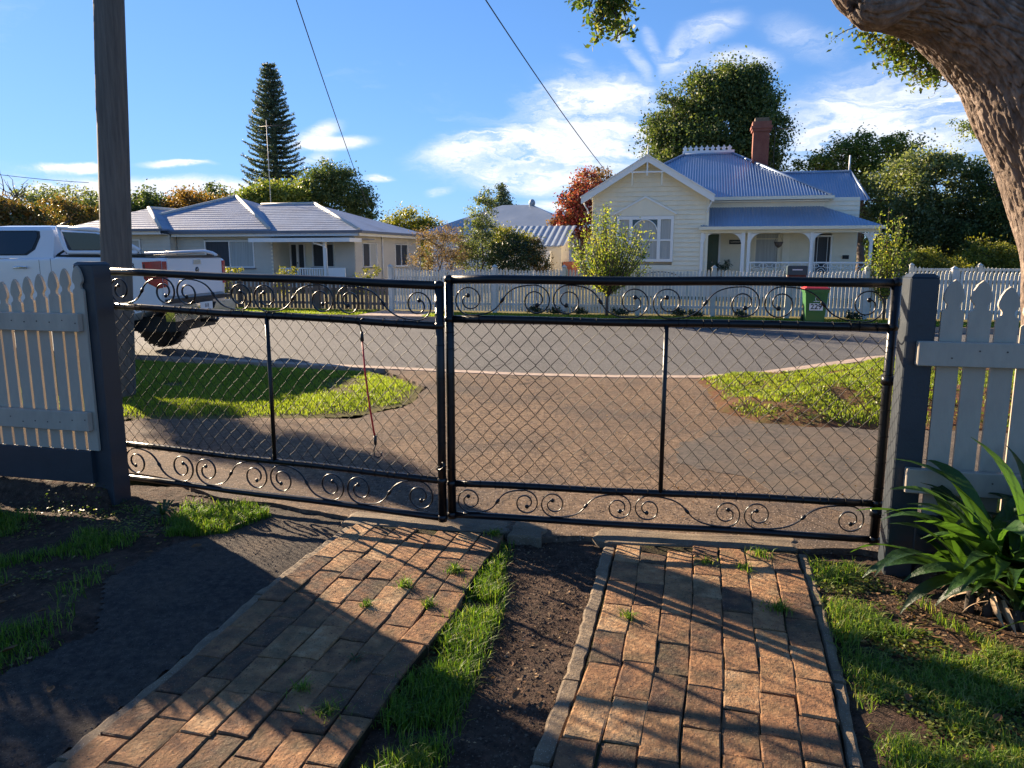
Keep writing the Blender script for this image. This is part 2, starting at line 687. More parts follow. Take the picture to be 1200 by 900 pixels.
M_ROAD = pmat('road_bitumen', [(.07, .069, .067), (.112, .11, .106), (.17, .165, .158)], scale=30, detail=8, rough=.85, bump=.8, bscale=60, bdetail=8,
              dirt=(.075, .073, .074), dscale=.35, damt=.7, crack=(.45, .006, .8), speck=[((.36, .33, .31), 40, .26), ((.04, .037, .04), 30, .28)], dist=.02, spec=.25)
M_GRASSBASE = pmat('lawn_soil', [(.08, .08, .028), (.13, .125, .04), (.15, .11, .06)], scale=14, detail=8, rough=.95, bump=.9, bscale=60, bdetail=6,
                   dirt=(.15, .105, .07), dscale=1.4, damt=.6, dist=.03, spec=.1)
M_MULCH = pmat('red_mulch_soil', [(.09, .04, .028), (.17, .085, .05), (.14, .12, .05)], scale=16, detail=8, rough=.95, bump=1.0, bscale=60, bdetail=7,
               dirt=(.07, .085, .02), dscale=2.2, damt=.5, dist=.04, spec=.1)
M_FARGROUND = pmat('far_ground', [(.035, .05, .015), (.07, .08, .03)], scale=.3, rough=.95)
M_KERB = pmat('kerb_concrete', [(.30, .225, .18), (.44, .34, .27)], scale=10, rough=.9, bump=.5, bscale=60, dirt=(.2, .15, .12), dscale=4, damt=.5)
M_BLACK = pmat('gate_enamel', [(.002, .0025, .0035), (.005, .006, .008)], scale=12, rough=.34, bump=.35, bscale=50, bdetail=5, spec=.4, dist=.003)
M_GALV = pmat('mesh_wire_paint', [(.003, .003, .004), (.008, .007, .007)], scale=30, rough=.55, spec=.22)
M_BLUEGREY = pmat('blue_grey_paint', [(.020, .028, .036), (.027, .036, .046)], scale=6, rough=.45, bump=.3, bscale=30, dist=.004, dirt=(.03, .035, .04), damt=.3)
M_PICKET = pmat('greyed_white_paint', [(.38, .32, .25), (.46, .40, .31)], scale=7, rough=.55, bump=.4, bscale=45, dirt=(.19, .185, .16), dscale=6, damt=.35, dist=.004, stretch=(1, 1, .35))
M_FARPICKET = pmat('far_white_paint', [(.52, .52, .47), (.66, .65, .60)], scale=2, rough=.6, rnd=True, rndv=.4, dirt=(.36, .37, .29), dscale=3, damt=.5)
M_WEATHER = pmat('weathered_timber', [(.07, .055, .045), (.14, .115, .095), (.19, .155, .13)], scale=5, rough=.9, rnd=True, rndv=.6, stretch=(4, 4, .6), bump=.4, bscale=30)
M_POLE = pmat('weathered_hardwood', [(.075, .070, .062), (.115, .105, .092), (.155, .14, .122)], scale=7, detail=7, rough=.9, bump=.5, bscale=26, bdetail=6, stretch=(4, 4, .28), dist=.006)
M_CREAM = paint('cream_paint', (.84, .77, .60), rough=.55, var=.08)
M_WHITE = paint('white_paint', (.82, .82, .80), rough=.5, var=.06)
M_STONE = paint('grey_cream_paint', (.58, .54, .46), rough=.55, var=.08)
M_ROOFB = pmat('blue_grey_roof', [(.24, .32, .44), (.30, .38, .50)], scale=1.2, rough=.34, metal=.35, spec=.5, dirt=(.22, .27, .34), damt=.4, dscale=.8, rvar=.08)
M_ROOFA = pmat('grey_blue_tile', [(.18, .24, .34), (.25, .31, .41)], scale=8, rough=.55, bump=.3, bscale=30, dirt=(.12, .13, .16), damt=.5, dscale=.9)
M_ROOFG = pmat('galvanised_roof', [(.28, .33, .37), (.38, .43, .47)], scale=.8, rough=.45, metal=.2)
M_CAP = paint('pale_capping', (.55, .52, .46), rough=.5)
M_GUTTER = paint('dark_gutter', (.13, .14, .17), rough=.45)
M_GREEN = paint('green_door_paint', (.02, .075, .045), rough=.4)
M_REDBRICK = pmat('chimney_brick', [(.12, .035, .025), (.24, .075, .05), (.30, .12, .08)], scale=3, rough=.9, rnd=True, rndv=.3)
M_GLASS = glassmat('window_glass')
M_CURTAIN = pmat('net_curtain', [(.30, .31, .30), (.52, .53, .50)], scale=3, rough=.9, stretch=(14, 14, .3))
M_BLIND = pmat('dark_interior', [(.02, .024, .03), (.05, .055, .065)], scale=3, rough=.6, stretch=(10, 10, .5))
M_CARPAINT = pmat('white_car_paint', [(.72, .73, .76), (.78, .79, .82)], scale=.8, rough=.22, coat=.8, spec=.5, rvar=.04)
M_RUBBER = pmat('tyre_rubber', [(.008, .008, .009), (.02, .02, .02)], scale=18, rough=.8, bump=.4, bscale=60)
M_CARGLASS = glassmat('tinted_glass', (.006, .010, .016), .03, .8)
M_PLASTIC = paint('black_plastic', (.012, .013, .015), rough=.5)
M_CHROME = pmat('chrome', [(.6, .62, .65), (.72, .74, .76)], scale=3, rough=.14, metal=1.0, rvar=.05)
M_TAIL = pmat('red_lens', [(.30, .005, .010), (.50, .012, .018)], scale=9, rough=.15, coat=.7)
M_BINGREEN = paint('bin_green_plastic', (.035, .15, .035), rough=.4)
M_BINRED = paint('bin_red_plastic', (.50, .03, .03), rough=.4)
M_TEAL = paint('dark_teal_paint', (.03, .06, .075), rough=.4)
M_TEXTW = paint('white_print', (.78, .78, .76), rough=.6)
M_TEXTB = paint('black_print', (.012, .012, .014), rough=.6)
M_CORDRED = paint('red_cord', (.62, .02, .03), rough=.5)
M_STRAW = leafmat('dry_leaf', [(.14, .07, .03), (.26, .15, .07), (.40, .28, .15)], trans=.15, rough=.8)
M_TWIG = pmat('grey_twig', [(.06, .045, .035), (.13, .10, .08)], scale=8, rough=.9)

# ------------------------------------------------------------------ ground
def inpoly(P, poly):
    x, y = P[:, 0], P[:, 1]
    c = np.zeros(len(P), dtype=bool)
    n = len(poly)
    for i in range(n):
        x0, y0 = poly[i]
        x1, y1 = poly[(i + 1) % n]
        cond = ((y0 > y) != (y1 > y)) & (x < (x1 - x0) * (y - y0) / (y1 - y0 + 1e-12) + x0)
        c ^= cond
    return c


def vnoise(X, Y, sc, seed=0.0):
    """quick smooth value noise on arrays"""
    def h(ix, iy):
        v = np.sin(ix * 127.1 + iy * 311.7 + seed * 17.3) * 43758.5453
        return v - np.floor(v)
    x, y = X * sc, Y * sc
    ix, iy = np.floor(x), np.floor(y)
    fx, fy = x - ix, y - iy
    fx, fy = fx * fx * (3 - 2 * fx), fy * fy * (3 - 2 * fy)
    return (h(ix, iy) * (1 - fx) + h(ix + 1, iy) * fx) * (1 - fy) + (h(ix, iy + 1) * (1 - fx) + h(ix + 1, iy + 1) * fx) * fy


def fbm(X, Y, sc, o=4, seed=0.0):
    a, t, w = 0, 0, 1.0
    for k in range(o):
        a = a + vnoise(X, Y, sc * 2 ** k, seed + k * 3.1) * w
        t += w
        w *= .5
    return a / t


def ragged(poly, amp, step=.06, seed=3):
    out = []
    n = len(poly)
    for i in range(n):
        a, b = Vector((*poly[i][:2], 0)), Vector((*poly[(i + 1) % n][:2], 0))
        L_ = (b - a).length
        m = max(1, min(200, int(L_ / step)))
        nn = Vector((-(b - a).y, (b - a).x, 0)).normalized()
        for k in range(m):
            p = a.lerp(b, k / m)
            p += nn * amp * (noise.noise(p * 2.3 + Vector((seed, 0, 0))) * 1.3 + noise.noise(p * 9 + Vector((0, seed, 0))) * .5)
            out.append((p.x, p.y))
    return out


def sheet(name, poly, z, mat, kind='structure', parent=None, depth=.05):
    """flat slab with a skirt"""
    mb = MB()
    n = len(poly)
    mb.prism([(p[0], p[1]) for p in poly], z - depth, z, axis='z')
    o = mb.build(name, mat, parent)
    return tag(o, kind=kind)


# big ground far and wide
gm = MB()
gm.add([(-900, -60, -.16), (900, -60, -.16), (900, 1300, -.16), (-900, 1300, -.16)], [(0, 1, 2, 3)])
tag(gm.build('ground', M_FARGROUND), kind='structure')

# garden ground with real unevenness
def grid_ground(name, x0, x1, y0, y1, step, hf, mat, poly=None):
    nx, ny = int((x1 - x0) / step) + 1, int((y1 - y0) / step) + 1
    X, Y = np.meshgrid(np.linspace(x0, x1, nx), np.linspace(y0, y1, ny))
    Z = hf(X, Y)
    V = np.stack([X.ravel(), Y.ravel(), Z.ravel()], 1)
    i = np.arange((ny - 1) * (nx - 1))
    r, c = i // (nx - 1), i % (nx - 1)
    a = r * nx + c
    F = np.stack([a, a + 1, a + nx + 1, a + nx], 1)
    if poly is not None:
        cen = V[F].mean(1)
        F = F[inpoly(cen[:, :2], poly)]
    o = link_mesh(name, np_mesh(name, V, F, mat, smooth=True))
    return o


def soil_h(X, Y):
    nn = X * math.sin(TH) + (Y - 19.2) * math.cos(TH)
    heap = np.where(X < -2.55, 1.0, np.where(X > 2.0, 1.0, 0.0)) * .13 * np.exp(-((nn + 14.86) / .09) ** 2)
    return -.018 + heap + (fbm(X, Y, 3, 5) - .5) * .045 + (fbm(X, Y, 30, 3, 9) - .5) * .018


o = grid_ground('garden_soil', -7, 7, -3, 4.9, .03, soil_h, M_SOIL)
tag(o, kind='structure')
# gritty old bitumen left of the brick tracks
def grit_h(X, Y):
    return soil_h(X, Y) * .55 + .000


gritpoly = [(-5.5, -1.2), (-1.75, -1.2), (-1.45, 2.0), (-1.26, 2.82), (-1.12, 3.5), (-.97, 3.92), (-.72, 4.05), (-.55, 4.35), (-1.6, 4.75), (-2.2, 4.75), (-1.5, 4.4), (-1.62, 4.02),
            (-1.85, 3.85), (-1.98, 3.4), (-1.75, 2.9), (-1.95, 2.55), (-2.3, 1.9)]
o = grid_ground('gritty_yard', -6, 0, -1.5, 4.9, .025, grit_h, M_GRIT, gritpoly)
tag(o, kind='structure')

KERB = [(-40, 20.5), (-12, 13.1), (-8, 11.85), (-5.8, 11.2), (-4.37, 10.8), (-2.86, 10.3), (-1.74, 9.98), (0.0, 9.45), (1.28, 9.25), (2.45, 9.22), (3.3, 9.5), (4.23, 10.1), (5.67, 11.1), (7.0, 11.5),
        (9.5, 11.2), (16, 9.6), (40, 3.8)]
road = [(p[0], p[1] + .0) for p in KERB] + [tuple(W(40, -1.62).xy), tuple(W(-45, -1.62).xy)]
sheet('road', road, -.045, M_ROAD)
# driveway between the gate and the kerb
drive = [(-1.9, 4.62), (-.4, 4.0), (.3, 3.92), (1.95, 3.66), (2.6, 3.9), (3.4, 5.3), (3.0, 6.3), (2.25, 6.8), (2.3, 8.0), (2.9, 9.25), (2.45, 9.22), (1.28, 9.25), (0, 9.45), (-1.74, 9.98),
         (-1.0, 8.6), (-1.1, 7.4), (-1.5, 6.9), (-3.5, 6.9), (-4.0, 6.0)]
sheet('driveway', ragged(drive, .06), .012, M_DRIVE)
sheet('footpath', ragged([tuple(W(-12, -12.55).xy), tuple(W(-2.0, -12.55).xy), tuple(W(-.2, -13.4).xy), tuple(W(-1.4, -14.6).xy), tuple(W(-12, -14.4).xy)], .14), .017, M_FOOT)
ft = sheet('footpath', ragged([(1.3, 5.6), (1.55, 6.2), (2.0, 6.6), (2.6, 6.62), (3.4, 6.5), (8, 5.4), (8, 2.7), (3.3, 3.9), (2.3, 4.0), (1.7, 4.6)], .16), .016, M_FOOT)

def strip(poly_line, w, z0, z1, name, mat, kind='structure'):
    mb = MB()
    pts = [Vector((p[0], p[1], 0)) for p in poly_line]
    n = len(pts)
    ring = []
    for i in range(n):
        t = (pts[min(n - 1, i + 1)] - pts[max(0, i - 1)]).normalized()
        nn = Vector((-t.y, t.x, 0))
        a, b = pts[i], pts[i] + nn * w
        ring.append([(a.x, a.y, z0), (a.x, a.y, z1), (b.x, b.y, z1 - .012), (b.x, b.y, z0)])
    vs = [p for r in ring for p in r]
    fs = []
    for i in range(n - 1):
        for j in range(4):
            a, b = i * 4 + j, i * 4 + (j + 1) % 4
            fs.append((a, b, b + 4, a + 4))
    fs += [(0, 1, 2, 3), tuple((n - 1) * 4 + j for j in (3, 2, 1, 0))]
    mb.add(vs, fs)
    return tag(mb.build(name, mat), kind=kind)


strip(KERB, .26, -.12, .02, 'kerb', M_KERB)
FARK = [tuple(W(s, -1.75).xy) for s in (-45, 45)]
strip(FARK, .16, -.12, .07, 'kerb', M_KERB)
# crossover and footpath on the far side
sheet('verge', [tuple(W(*q).xy) for q in ((-45, -1.58), (-3.6, -1.58), (-3.6, .3), (-45, .3))], .055, M_GRASSBASE)
sheet('crossover', [tuple(W(*q).xy) for q in ((-3.6, -1.58), (-1.9, -1.58), (-1.9, 0), (-3.6, 0))], .062, M_KERB)
sheet('verge', [tuple(W(*q).xy) for q in ((-1.9, -1.58), (45, -1.58), (45, .3), (-1.9, .3))], .055, M_GRASSBASE)
sheet('house_yard', [tuple(W(*q).xy) for q in ((-45, .3), (45, .3), (45, 40), (-45, 40))], .03, M_GRASSBASE)

# near verges: mounded
VL0 = [(-40, 19.5), (-12, 12.85), (-8, 11.65), (-5.8, 11.0), (-4.37, 10.6), (-2.86, 10.12), (-1.85, 9.75), (-1.35, 9.2), (-1.05, 8.6), (-1.1, 7.8), (-1.4, 7.1), (-2.0, 6.9), (-2.9, 6.98), (-3.9, 6.95), (-12, 9.1), (-40, 15.8)]
VL = ragged(VL0[2:14], .07, .25)
VR = [(2.2, 9.18), (3.3, 9.42), (4.23, 10.0), (5.67, 11.0), (7.0, 11.4), (9.5, 11.1), (16, 9.5), (22, 8.0), (22, 2.2), (6, 5.9), (3.35, 6.5), (2.69, 6.42), (2.25, 6.6), (2.02, 7.3), (2.2, 8.1)]


def edge_dist(X, Y, poly):
    d = np.full(X.shape, 1e9)
    n = len(poly)
    for i in range(n):
        x0, y0 = poly[i]
        x1, y1 = poly[(i + 1) % n]
        dx, dy = x1 - x0, y1 - y0
        t = np.clip(((X - x0) * dx + (Y - y0) * dy) / (dx * dx + dy * dy), 0, 1)
        d = np.minimum(d, np.hypot(X - x0 - t * dx, Y - y0 - t * dy))
    return d


def vl_h(X, Y):
    return -.005 + .04 * np.clip(edge_dist(X, Y, VL) / .5, 0, 1) + (fbm(X, Y, 3, 3) - .5) * .03


def vr_h(X, Y):
    return .0 + .22 * np.clip(edge_dist(X, Y, VR) / 1.2, 0, 1) ** .8 + (fbm(X, Y, 2.2, 4, 4) - .5) * .10


tag(grid_ground('verge', -14, 0, 6, 14, .05, vl_h, M_GRASSBASE, VL), kind='structure')
tag(grid_ground('verge', 1.8, 14, 2, 12, .05, vr_h, M_MULCH, VR), kind='structure')

# ------------------------------------------------------------------ grass
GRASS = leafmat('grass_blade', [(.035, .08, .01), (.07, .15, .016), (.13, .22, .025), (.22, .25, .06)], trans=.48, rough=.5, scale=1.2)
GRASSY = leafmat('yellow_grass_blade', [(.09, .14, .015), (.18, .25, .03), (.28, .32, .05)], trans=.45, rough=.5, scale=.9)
WEEDY = leafmat('weedy_blade', [(.04, .09, .012), (.10, .19, .025), (.18, .26, .045), (.28, .26, .10)], trans=.5, rough=.55, scale=2.0)


def blades(name, pts, zf, hmin, hmax, wid, mat, lean=.5, parent=None, curl=.35):
    n = len(pts)
    X, Y = pts[:, 0], pts[:, 1]
    Z = zf(X, Y) if callable(zf) else np.full(n, zf)
    h = RNG.uniform(hmin, hmax, n) * (.55 + .9 * fbm(X, Y, 2.5, 3, 5))
    a = RNG.uniform(0, 2 * PI, n)
    ln = RNG.uniform(0, lean, n) * h
    dx, dy = np.cos(a), np.sin(a)
    b = a + PI / 2 + RNG.uniform(-.6, .6, n)
    wx, wy = np.cos(b) * wid * .5, np.sin(b) * wid * .5
    base = np.stack([X, Y, Z], 1)
    side = np.stack([wx, wy, np.zeros(n)], 1)
    mid = base + np.stack([dx * ln * .45, dy * ln * .45, h * .6], 1)
    tip = base + np.stack([dx * ln * (1 + curl), dy * ln * (1 + curl), h * .98 - ln * .25], 1)
    V = np.stack([base - side, base + side, mid + side * .8, mid - side * .8, tip + side * .1, tip - side * .1], 1).reshape(-1, 3)
    i = np.arange(n) * 6
    F = np.concatenate([np.stack([i, i + 1, i + 2, i + 3], 1), np.stack([i + 3, i + 2, i + 4, i + 5], 1)])
    r = RNG.uniform(0, 1, n)
    o = link_mesh(name, np_mesh(name, V, F, mat, np.concatenate([r, r])), parent)
    return tag(o, kind='stuff')


def scatter(poly, n, dens=None, thr=.5, sc=2.0, seed=1.0, soft=.15, fade=0.0):
    P = np.array(poly)
    x0, y0 = P.min(0)
    x1, y1 = P.max(0)
    out = []
    got = 0
    while got < n:
        Q = np.stack([RNG.uniform(x0, x1, n * 2), RNG.uniform(y0, y1, n * 2)], 1)
        Q = Q[inpoly(Q, poly)]
        if dens is not None:
            f = fbm(Q[:, 0], Q[:, 1], sc, 4, seed)
            pr = np.clip((f - thr) / soft + .5, 0, 1)
            if fade:
                pr = pr * np.clip(edge_dist(Q[:, 0], Q[:, 1], poly) / fade, .03, 1)
            Q = Q[RNG.uniform(0, 1, len(Q)) < pr]
        out.append(Q)
        got += len(Q)
        if len(Q) == 0:
            break
    return np.concatenate(out)[:n]


VLc = [(-9.5, 11.95), (-5.8, 10.95), (-4.37, 10.55), (-2.86, 10.08), (-1.85, 9.72), (-1.35, 9.15), (-1.08, 8.6), (-1.14, 7.8), (-1.45, 7.13), (-2.0, 6.95), (-2.9, 7.02), (-3.9, 7.0), (-9.5, 8.5)]
VRc = [(2.3, 9.1), (3.3, 9.35), (4.23, 9.95), (5.67, 10.95), (7.0, 11.2), (9.5, 10.8), (10, 5.3), (6, 6.0), (3.35, 6.55), (2.69, 6.5), (2.3, 6.66), (2.12, 7.3), (2.3, 8.1)]
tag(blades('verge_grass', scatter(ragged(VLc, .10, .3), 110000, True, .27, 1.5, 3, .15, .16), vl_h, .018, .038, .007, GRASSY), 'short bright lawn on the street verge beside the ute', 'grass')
tag(blades('verge_grass', scatter(VRc, 60000, True, .49, 1.5, 6, .08, .2), vr_h, .015, .04, .009, GRASSY), 'patchy grass and clover over the red earth mound right of the driveway', 'grass')
far_l = [tuple(W(*q).xy) for q in ((-14, -1.55), (-3.6, -1.55), (-3.6, 0), (-14, 0))]
far_r = [tuple(W(*q).xy) for q in ((-1.9, -1.55), (13, -1.55), (13, -.25), (-1.9, -.25))]
tag(blades('far_verge_grass', scatter(far_l, 22000), .05, .03, .06, .014, GRASSY), 'strip of lawn before the weathered low fence', 'grass')
tag(blades('far_verge_grass', scatter(far_r, 26000, True, .42, 1.0, 2), .05, .03, .06, .014, GRASSY), 'strip of lawn before the white fence across the road', 'grass')
GL = [(-3.6, 1.6), (-2.3, 1.7), (-1.98, 2.5), (-1.80, 2.75), (-1.96, 3.2), (-2.0, 3.6), (-1.85, 3.9), (-1.64, 4.05), (-1.5, 4.25), (-1.62, 4.5), (-2.3, 4.6), (-3.6, 4.9)]
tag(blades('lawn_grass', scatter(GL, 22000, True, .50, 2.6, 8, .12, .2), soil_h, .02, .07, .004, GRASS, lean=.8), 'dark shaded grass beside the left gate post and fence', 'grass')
GLL = [(-1.95, 3.95), (-1.62, 4.0), (-1.45, 4.28), (-1.68, 4.46), (-1.95, 4.2)]
tag(blades('grass_tuft', scatter(GLL, 3500), soil_h, .035, .075, .0042, GRASS, lean=.7), 'bright sunlit tuft of grass near the left post', 'grass')
GM = [(-.78, 1.2), (-.26, 1.2), (-.20, 2.0), (-.12, 2.5), (-.03, 3.0), (-.01, 3.5), (.02, 3.85), (-.07, 3.9), (-.2, 3.4), (-.3, 2.95), (-.45, 2.5), (-.52, 2.0)]
tag(blades('grass_strip', scatter(GM, 11000, True, .43, 4.5, 2, .12, .07), soil_h, .02, .07, .0038, GRASS, lean=.8), 'lush strip of grass along the left brick track', 'grass')
GR = [(.95, 1.2), (3.3, 1.2), (3.3, 2.1), (2.35, 2.35), (1.95, 2.85), (1.85, 3.25), (1.75, 3.6), (1.52, 3.66), (1.42, 3.3), (1.2, 2.4)]
tag(blades('lawn_grass', scatter(GR, 38000, True, .47, 4.0, 5, .12, .1), soil_h, .015, .065, .004, WEEDY, lean=1.1), 'weedy lawn between the right brick track and the plant', 'grass')

# ------------------------------------------------------------------ brick tracks
def brick_mesh(i):
    rr = random.Random(i + 50)
    L_, W_, H_ = .232, .112, .07
    bm = bmesh.new()
    nx, ny = 5, 3
    def top(u, v):
        ex = min(u, 1 - u) * L_
        ey = min(v, 1 - v) * W_
        e = min(ex, ey)
        z = H_ / 2 - (rr.uniform(.002, .006) if e < .001 else 0) + rr.uniform(-.0012, .0012)
        jx, jy = rr.uniform(-.002, .002), rr.uniform(-.002, .002)
        return ((u - .5) * L_ + jx, (v - .5) * W_ + jy, z)
    us = [0, .022, .35, .65, .978, 1]
    vs_ = [0, .045, .5, .955, 1]
    g = [[bm.verts.new(top(u, v)) for v in vs_] for u in us]
    for a in range(len(us) - 1):
        for b in range(len(vs_) - 1):
            bm.faces.new((g[a][b], g[a + 1][b], g[a + 1][b + 1], g[a][b + 1]))
    per = [g[a][0] for a in range(len(us))] + [g[-1][b] for b in range(1, len(vs_))] + [g[a][-1] for a in range(len(us) - 2, -1, -1)] + [g[0][b] for b in range(len(vs_) - 2, 0, -1)]
    low = [bm.verts.new((v.co.x, v.co.y, -H_ / 2)) for v in per]
    n = len(per)
    for k in range(n):
        bm.faces.new((per[k], low[k], low[(k + 1) % n], per[(k + 1) % n]))
    bmesh.ops.recalc_face_normals(bm, faces=bm.faces)
    me = bpy.data.meshes.new('brick')
    bm.to_mesh(me)
    bm.free()
    me.materials.append(M_BRICK)
    return me


BRICKS = [brick_mesh(i) for i in range(10)]


def brick_track(left, right, cols, y0, name, label, seed, top_row):
    """left, right: polylines of the track's two sides (from the gate towards the house)"""
    rr = random.Random(seed)
    t = thing(name, label, 'paving', (left[0][0], left[0][1], 0))
    bx, by = left[0][0], left[0][1]
    def along(pl, d):
        # point at distance d along the polyline
        for a, b in zip(pl[:-1], pl[1:]):
            a, b = Vector(a), Vector(b)
            l = (b - a).length
            if d <= l:
                return a + (b - a) * (d / l), (b - a).normalized()
            d -= l
        return b + (b - a).normalized() * d, (b - a).normalized()
    total = 3.4
    for c in range(cols):
        d = rr.uniform(0.0, .12) if c % 2 else rr.uniform(.10, .2) - .12
        first = True
        while d < total:
            ln = .238 + rr.uniform(-.006, .012)
            half = False
            if first and c % 2:
                half = True
                ln *= .52
            first = False
            cd = d + ln / 2
            pa, ta = along(left, cd)
            pb, tb = along(right, cd)
            f = (c + .5) / cols
            p = pa + (pb - pa) * f
            tt = (ta * (1 - f) + tb * f)
            ang = math.atan2(tt.y, tt.x)
            o = link_mesh('brick', rr.choice(BRICKS), t,
                          (p.x - bx + rr.uniform(-.003, .003), p.y - by + rr.uniform(-.003, .003), -.012 + rr.uniform(-.004, .005)),
                          (R(rr.uniform(-1.2, 1.2)), R(rr.uniform(-.8, .8)), ang + R(rr.uniform(-1.3, 1.3))))
            wcol = (pb - pa).length / cols
            o.scale = ((ln - .0045) / .232, (wcol - .004) / .112, 1)
            d += ln
    return t


L_LEFT = [(-.90, 4.07), (-1.03, 3.6), (-1.13, 3.2), (-1.245, 2.54), (-1.36, 2.06), (-1.62, .9)]
L_RIGHT = [(-.04, 3.93), (-.17, 3.4), (-.27, 2.92), (-.42, 2.45), (-.52, 2.0), (-.78, .8)]
R_LEFT = [(.565, 3.78), (.43, 3.2), (.26, 2.5), (.13, 2.04), (-.12, 1.0)]
R_RIGHT = [(1.49, 3.68), (1.34, 3.1), (1.17, 2.5), (1.02, 2.04), (.74, 1.0)]
brick_track(L_LEFT, L_RIGHT, 7, 0, 'brick_track', 'left brick wheel track running up to where the two gates meet', 3, 0)
brick_track(R_LEFT, R_RIGHT, 7, 0, 'brick_track', 'right brick wheel track ending at the right-hand gate', 4, 0)


for (la, ra) in ((L_LEFT, L_RIGHT), (R_LEFT, R_RIGHT)):
    sheet('brick_bedding', la + ra[::-1], .015, M_BED, depth=.03)


def edging(line, w, name, label, seed):
    rr = random.Random(seed)
    t = thing(name, label, 'edging', (line[0][0], line[0][1], 0))
    bx, by = line[0]
    pts = [Vector((p[0], p[1], 0)) for p in line]
    for k, (a, b) in enumerate(zip(pts[:-1], pts[1:])):
        L0 = (b - a).length
        n = max(2, int(L0 / .05))
        tdir = (b - a).normalized()
        nn = Vector((-tdir.y, tdir.x, 0))
        mb = MB()
        vs, fs = [], []
        for i in range(n + 1):
            p = a + tdir * (.004 + (L0 - .008) * i / n)
            w0, w1 = rr.uniform(-.004, .004), w + rr.uniform(-.005, .005)
            h = .006 + rr.uniform(-.004, .004)
            for (q, z) in ((w0, -.05), (w0, h - .008), (w0 + .006, h), (w1 - .010, h), (w1, h - .006), (w1, -.05)):
                v = p + nn * q
                vs.append((v.x - bx, v.y - by, z))
        for i in range(n):
            for j in range(6):
                c, d = i * 6 + j, i * 6 + (j + 1) % 6
                fs.append((c, d, d + 6, c + 6))
        fs += [tuple(range(6)), tuple(n * 6 + j for j in range(5, -1, -1))]
        mb.add(vs, fs)
        mb.build('edge_block', M_KERBC, t)
    return t


edging([(x - .008, y) for x, y in L_LEFT][::-1], .052, 'concrete_edging', 'narrow concrete edging down the outer left side of the left brick track', 1)
edging([(x - .010, y) for x, y in R_LEFT][::-1], .062, 'concrete_edging', 'rough concrete edging along the soil side of the right brick track', 2)
edging([(x + .008, y) for x, y in R_RIGHT], .045, 'concrete_edging', 'thin concrete edging between the right brick track and the weedy lawn', 3)
# rough concrete aprons at the head of the tracks
def lump(name, poly, z, label):
    mb = MB()
    rr = random.Random(len(poly))
    P = [Vector((p[0], p[1], 0)) for p in poly]
    pts = []
    n = len(P)
    for i in range(n):
        for k in range(5):
            q = P[i].lerp(P[(i + 1) % n], k / 5)
            pts.append((q.x + rr.uniform(-.012, .012), q.y + rr.uniform(-.012, .012)))
    cx, cy = sum(p[0] for p in pts) / len(pts), sum(p[1] for p in pts) / len(pts)
    m = len(pts)
    rings = [(1.0, -.05), (1.0, z - .008), (.96, z), (.6, z + .003)]
    vs = [((p[0] - cx) * f, (p[1] - cy) * f, zz + rr.uniform(-.002, .002)) for f, zz in rings for p in pts] + [(0, 0, z + .003)]
    fs = [(r * m + i, r * m + (i + 1) % m, (r + 1) * m + (i + 1) % m, (r + 1) * m + i) for r in range(3) for i in range(m)]
    fs += [(3 * m + i, 3 * m + (i + 1) % m, 4 * m) for i in range(m)]
    mb.add(vs, fs)
    o = mb.build(name, M_KERBC, None, (cx, cy, 0))
    return tag(o, label, 'concrete')


lump('concrete_lip', [(-1.0, 4.10), (-.45, 4.0), (-.02, 3.96), (.0, 4.12), (-.42, 4.2), (-.95, 4.3)], .018, 'rough concrete lip between the left brick track and the driveway')
lump('concrete_block', [(-.02, 3.90), (.16, 3.84), (.20, 4.02), (.02, 4.12)], .028, 'broken concrete lump on the soil below where the gates meet')
lump('concrete_lip', [(.50, 3.80), (1.5, 3.70), (1.56, 3.86), (.98, 3.93), (.50, 4.0), (.44, 3.9)], .020, 'rough concrete lip at the head of the right brick track')

# small grass tufts in the joints
def tuft(x, y, r, n, hmax=.05):
    a = RNG.uniform(0, 2 * PI, n)
    q = np.abs(RNG.normal(0, r, n))
    return np.stack([x + q * np.cos(a), y + q * np.sin(a)], 1)


for (x, y, r, n, lab) in [(-.50, 3.25, .02, 120, 'small tuft between bricks near the middle of the left track'), (-.28, 3.42, .022, 170, 'tuft of grass near the right edge of the left brick track'),
                          (-.64, 3.05, .014, 60, 'tiny tuft on the upper left brick track'), (-.37, 3.06, .016, 90, 'tiny tuft lower on the left brick track'),
                          (-.10, 3.90, .03, 120, 'tuft at the top right corner of the left brick track'), (1.16, 3.02, .03, 160, 'tuft in the joint near the right side of the right brick track'),
                          (1.28, 3.62, .035, 130, 'tuft at the top of the right brick track'), (1.15, 3.45, .025, 80, 'tuft below the top edge of the right brick track'),
                          (.50, 2.95, .02, 70, 'tuft by the left joint of the right brick track'), (-.62, 2.28, .03, 110, 'tuft on the shaded part of the left brick track'),
                          (-.75, 2.42, .02, 60, 'small tuft between shaded bricks of the left track'), (.98, 3.52, .03, 90, 'tuft between upper bricks in the middle of the right track')]:
    tag(blades('grass_tuft', tuft(x, y, r, n), .02, .015, .045, .004, GRASS, lean=1.2), lab, 'grass')

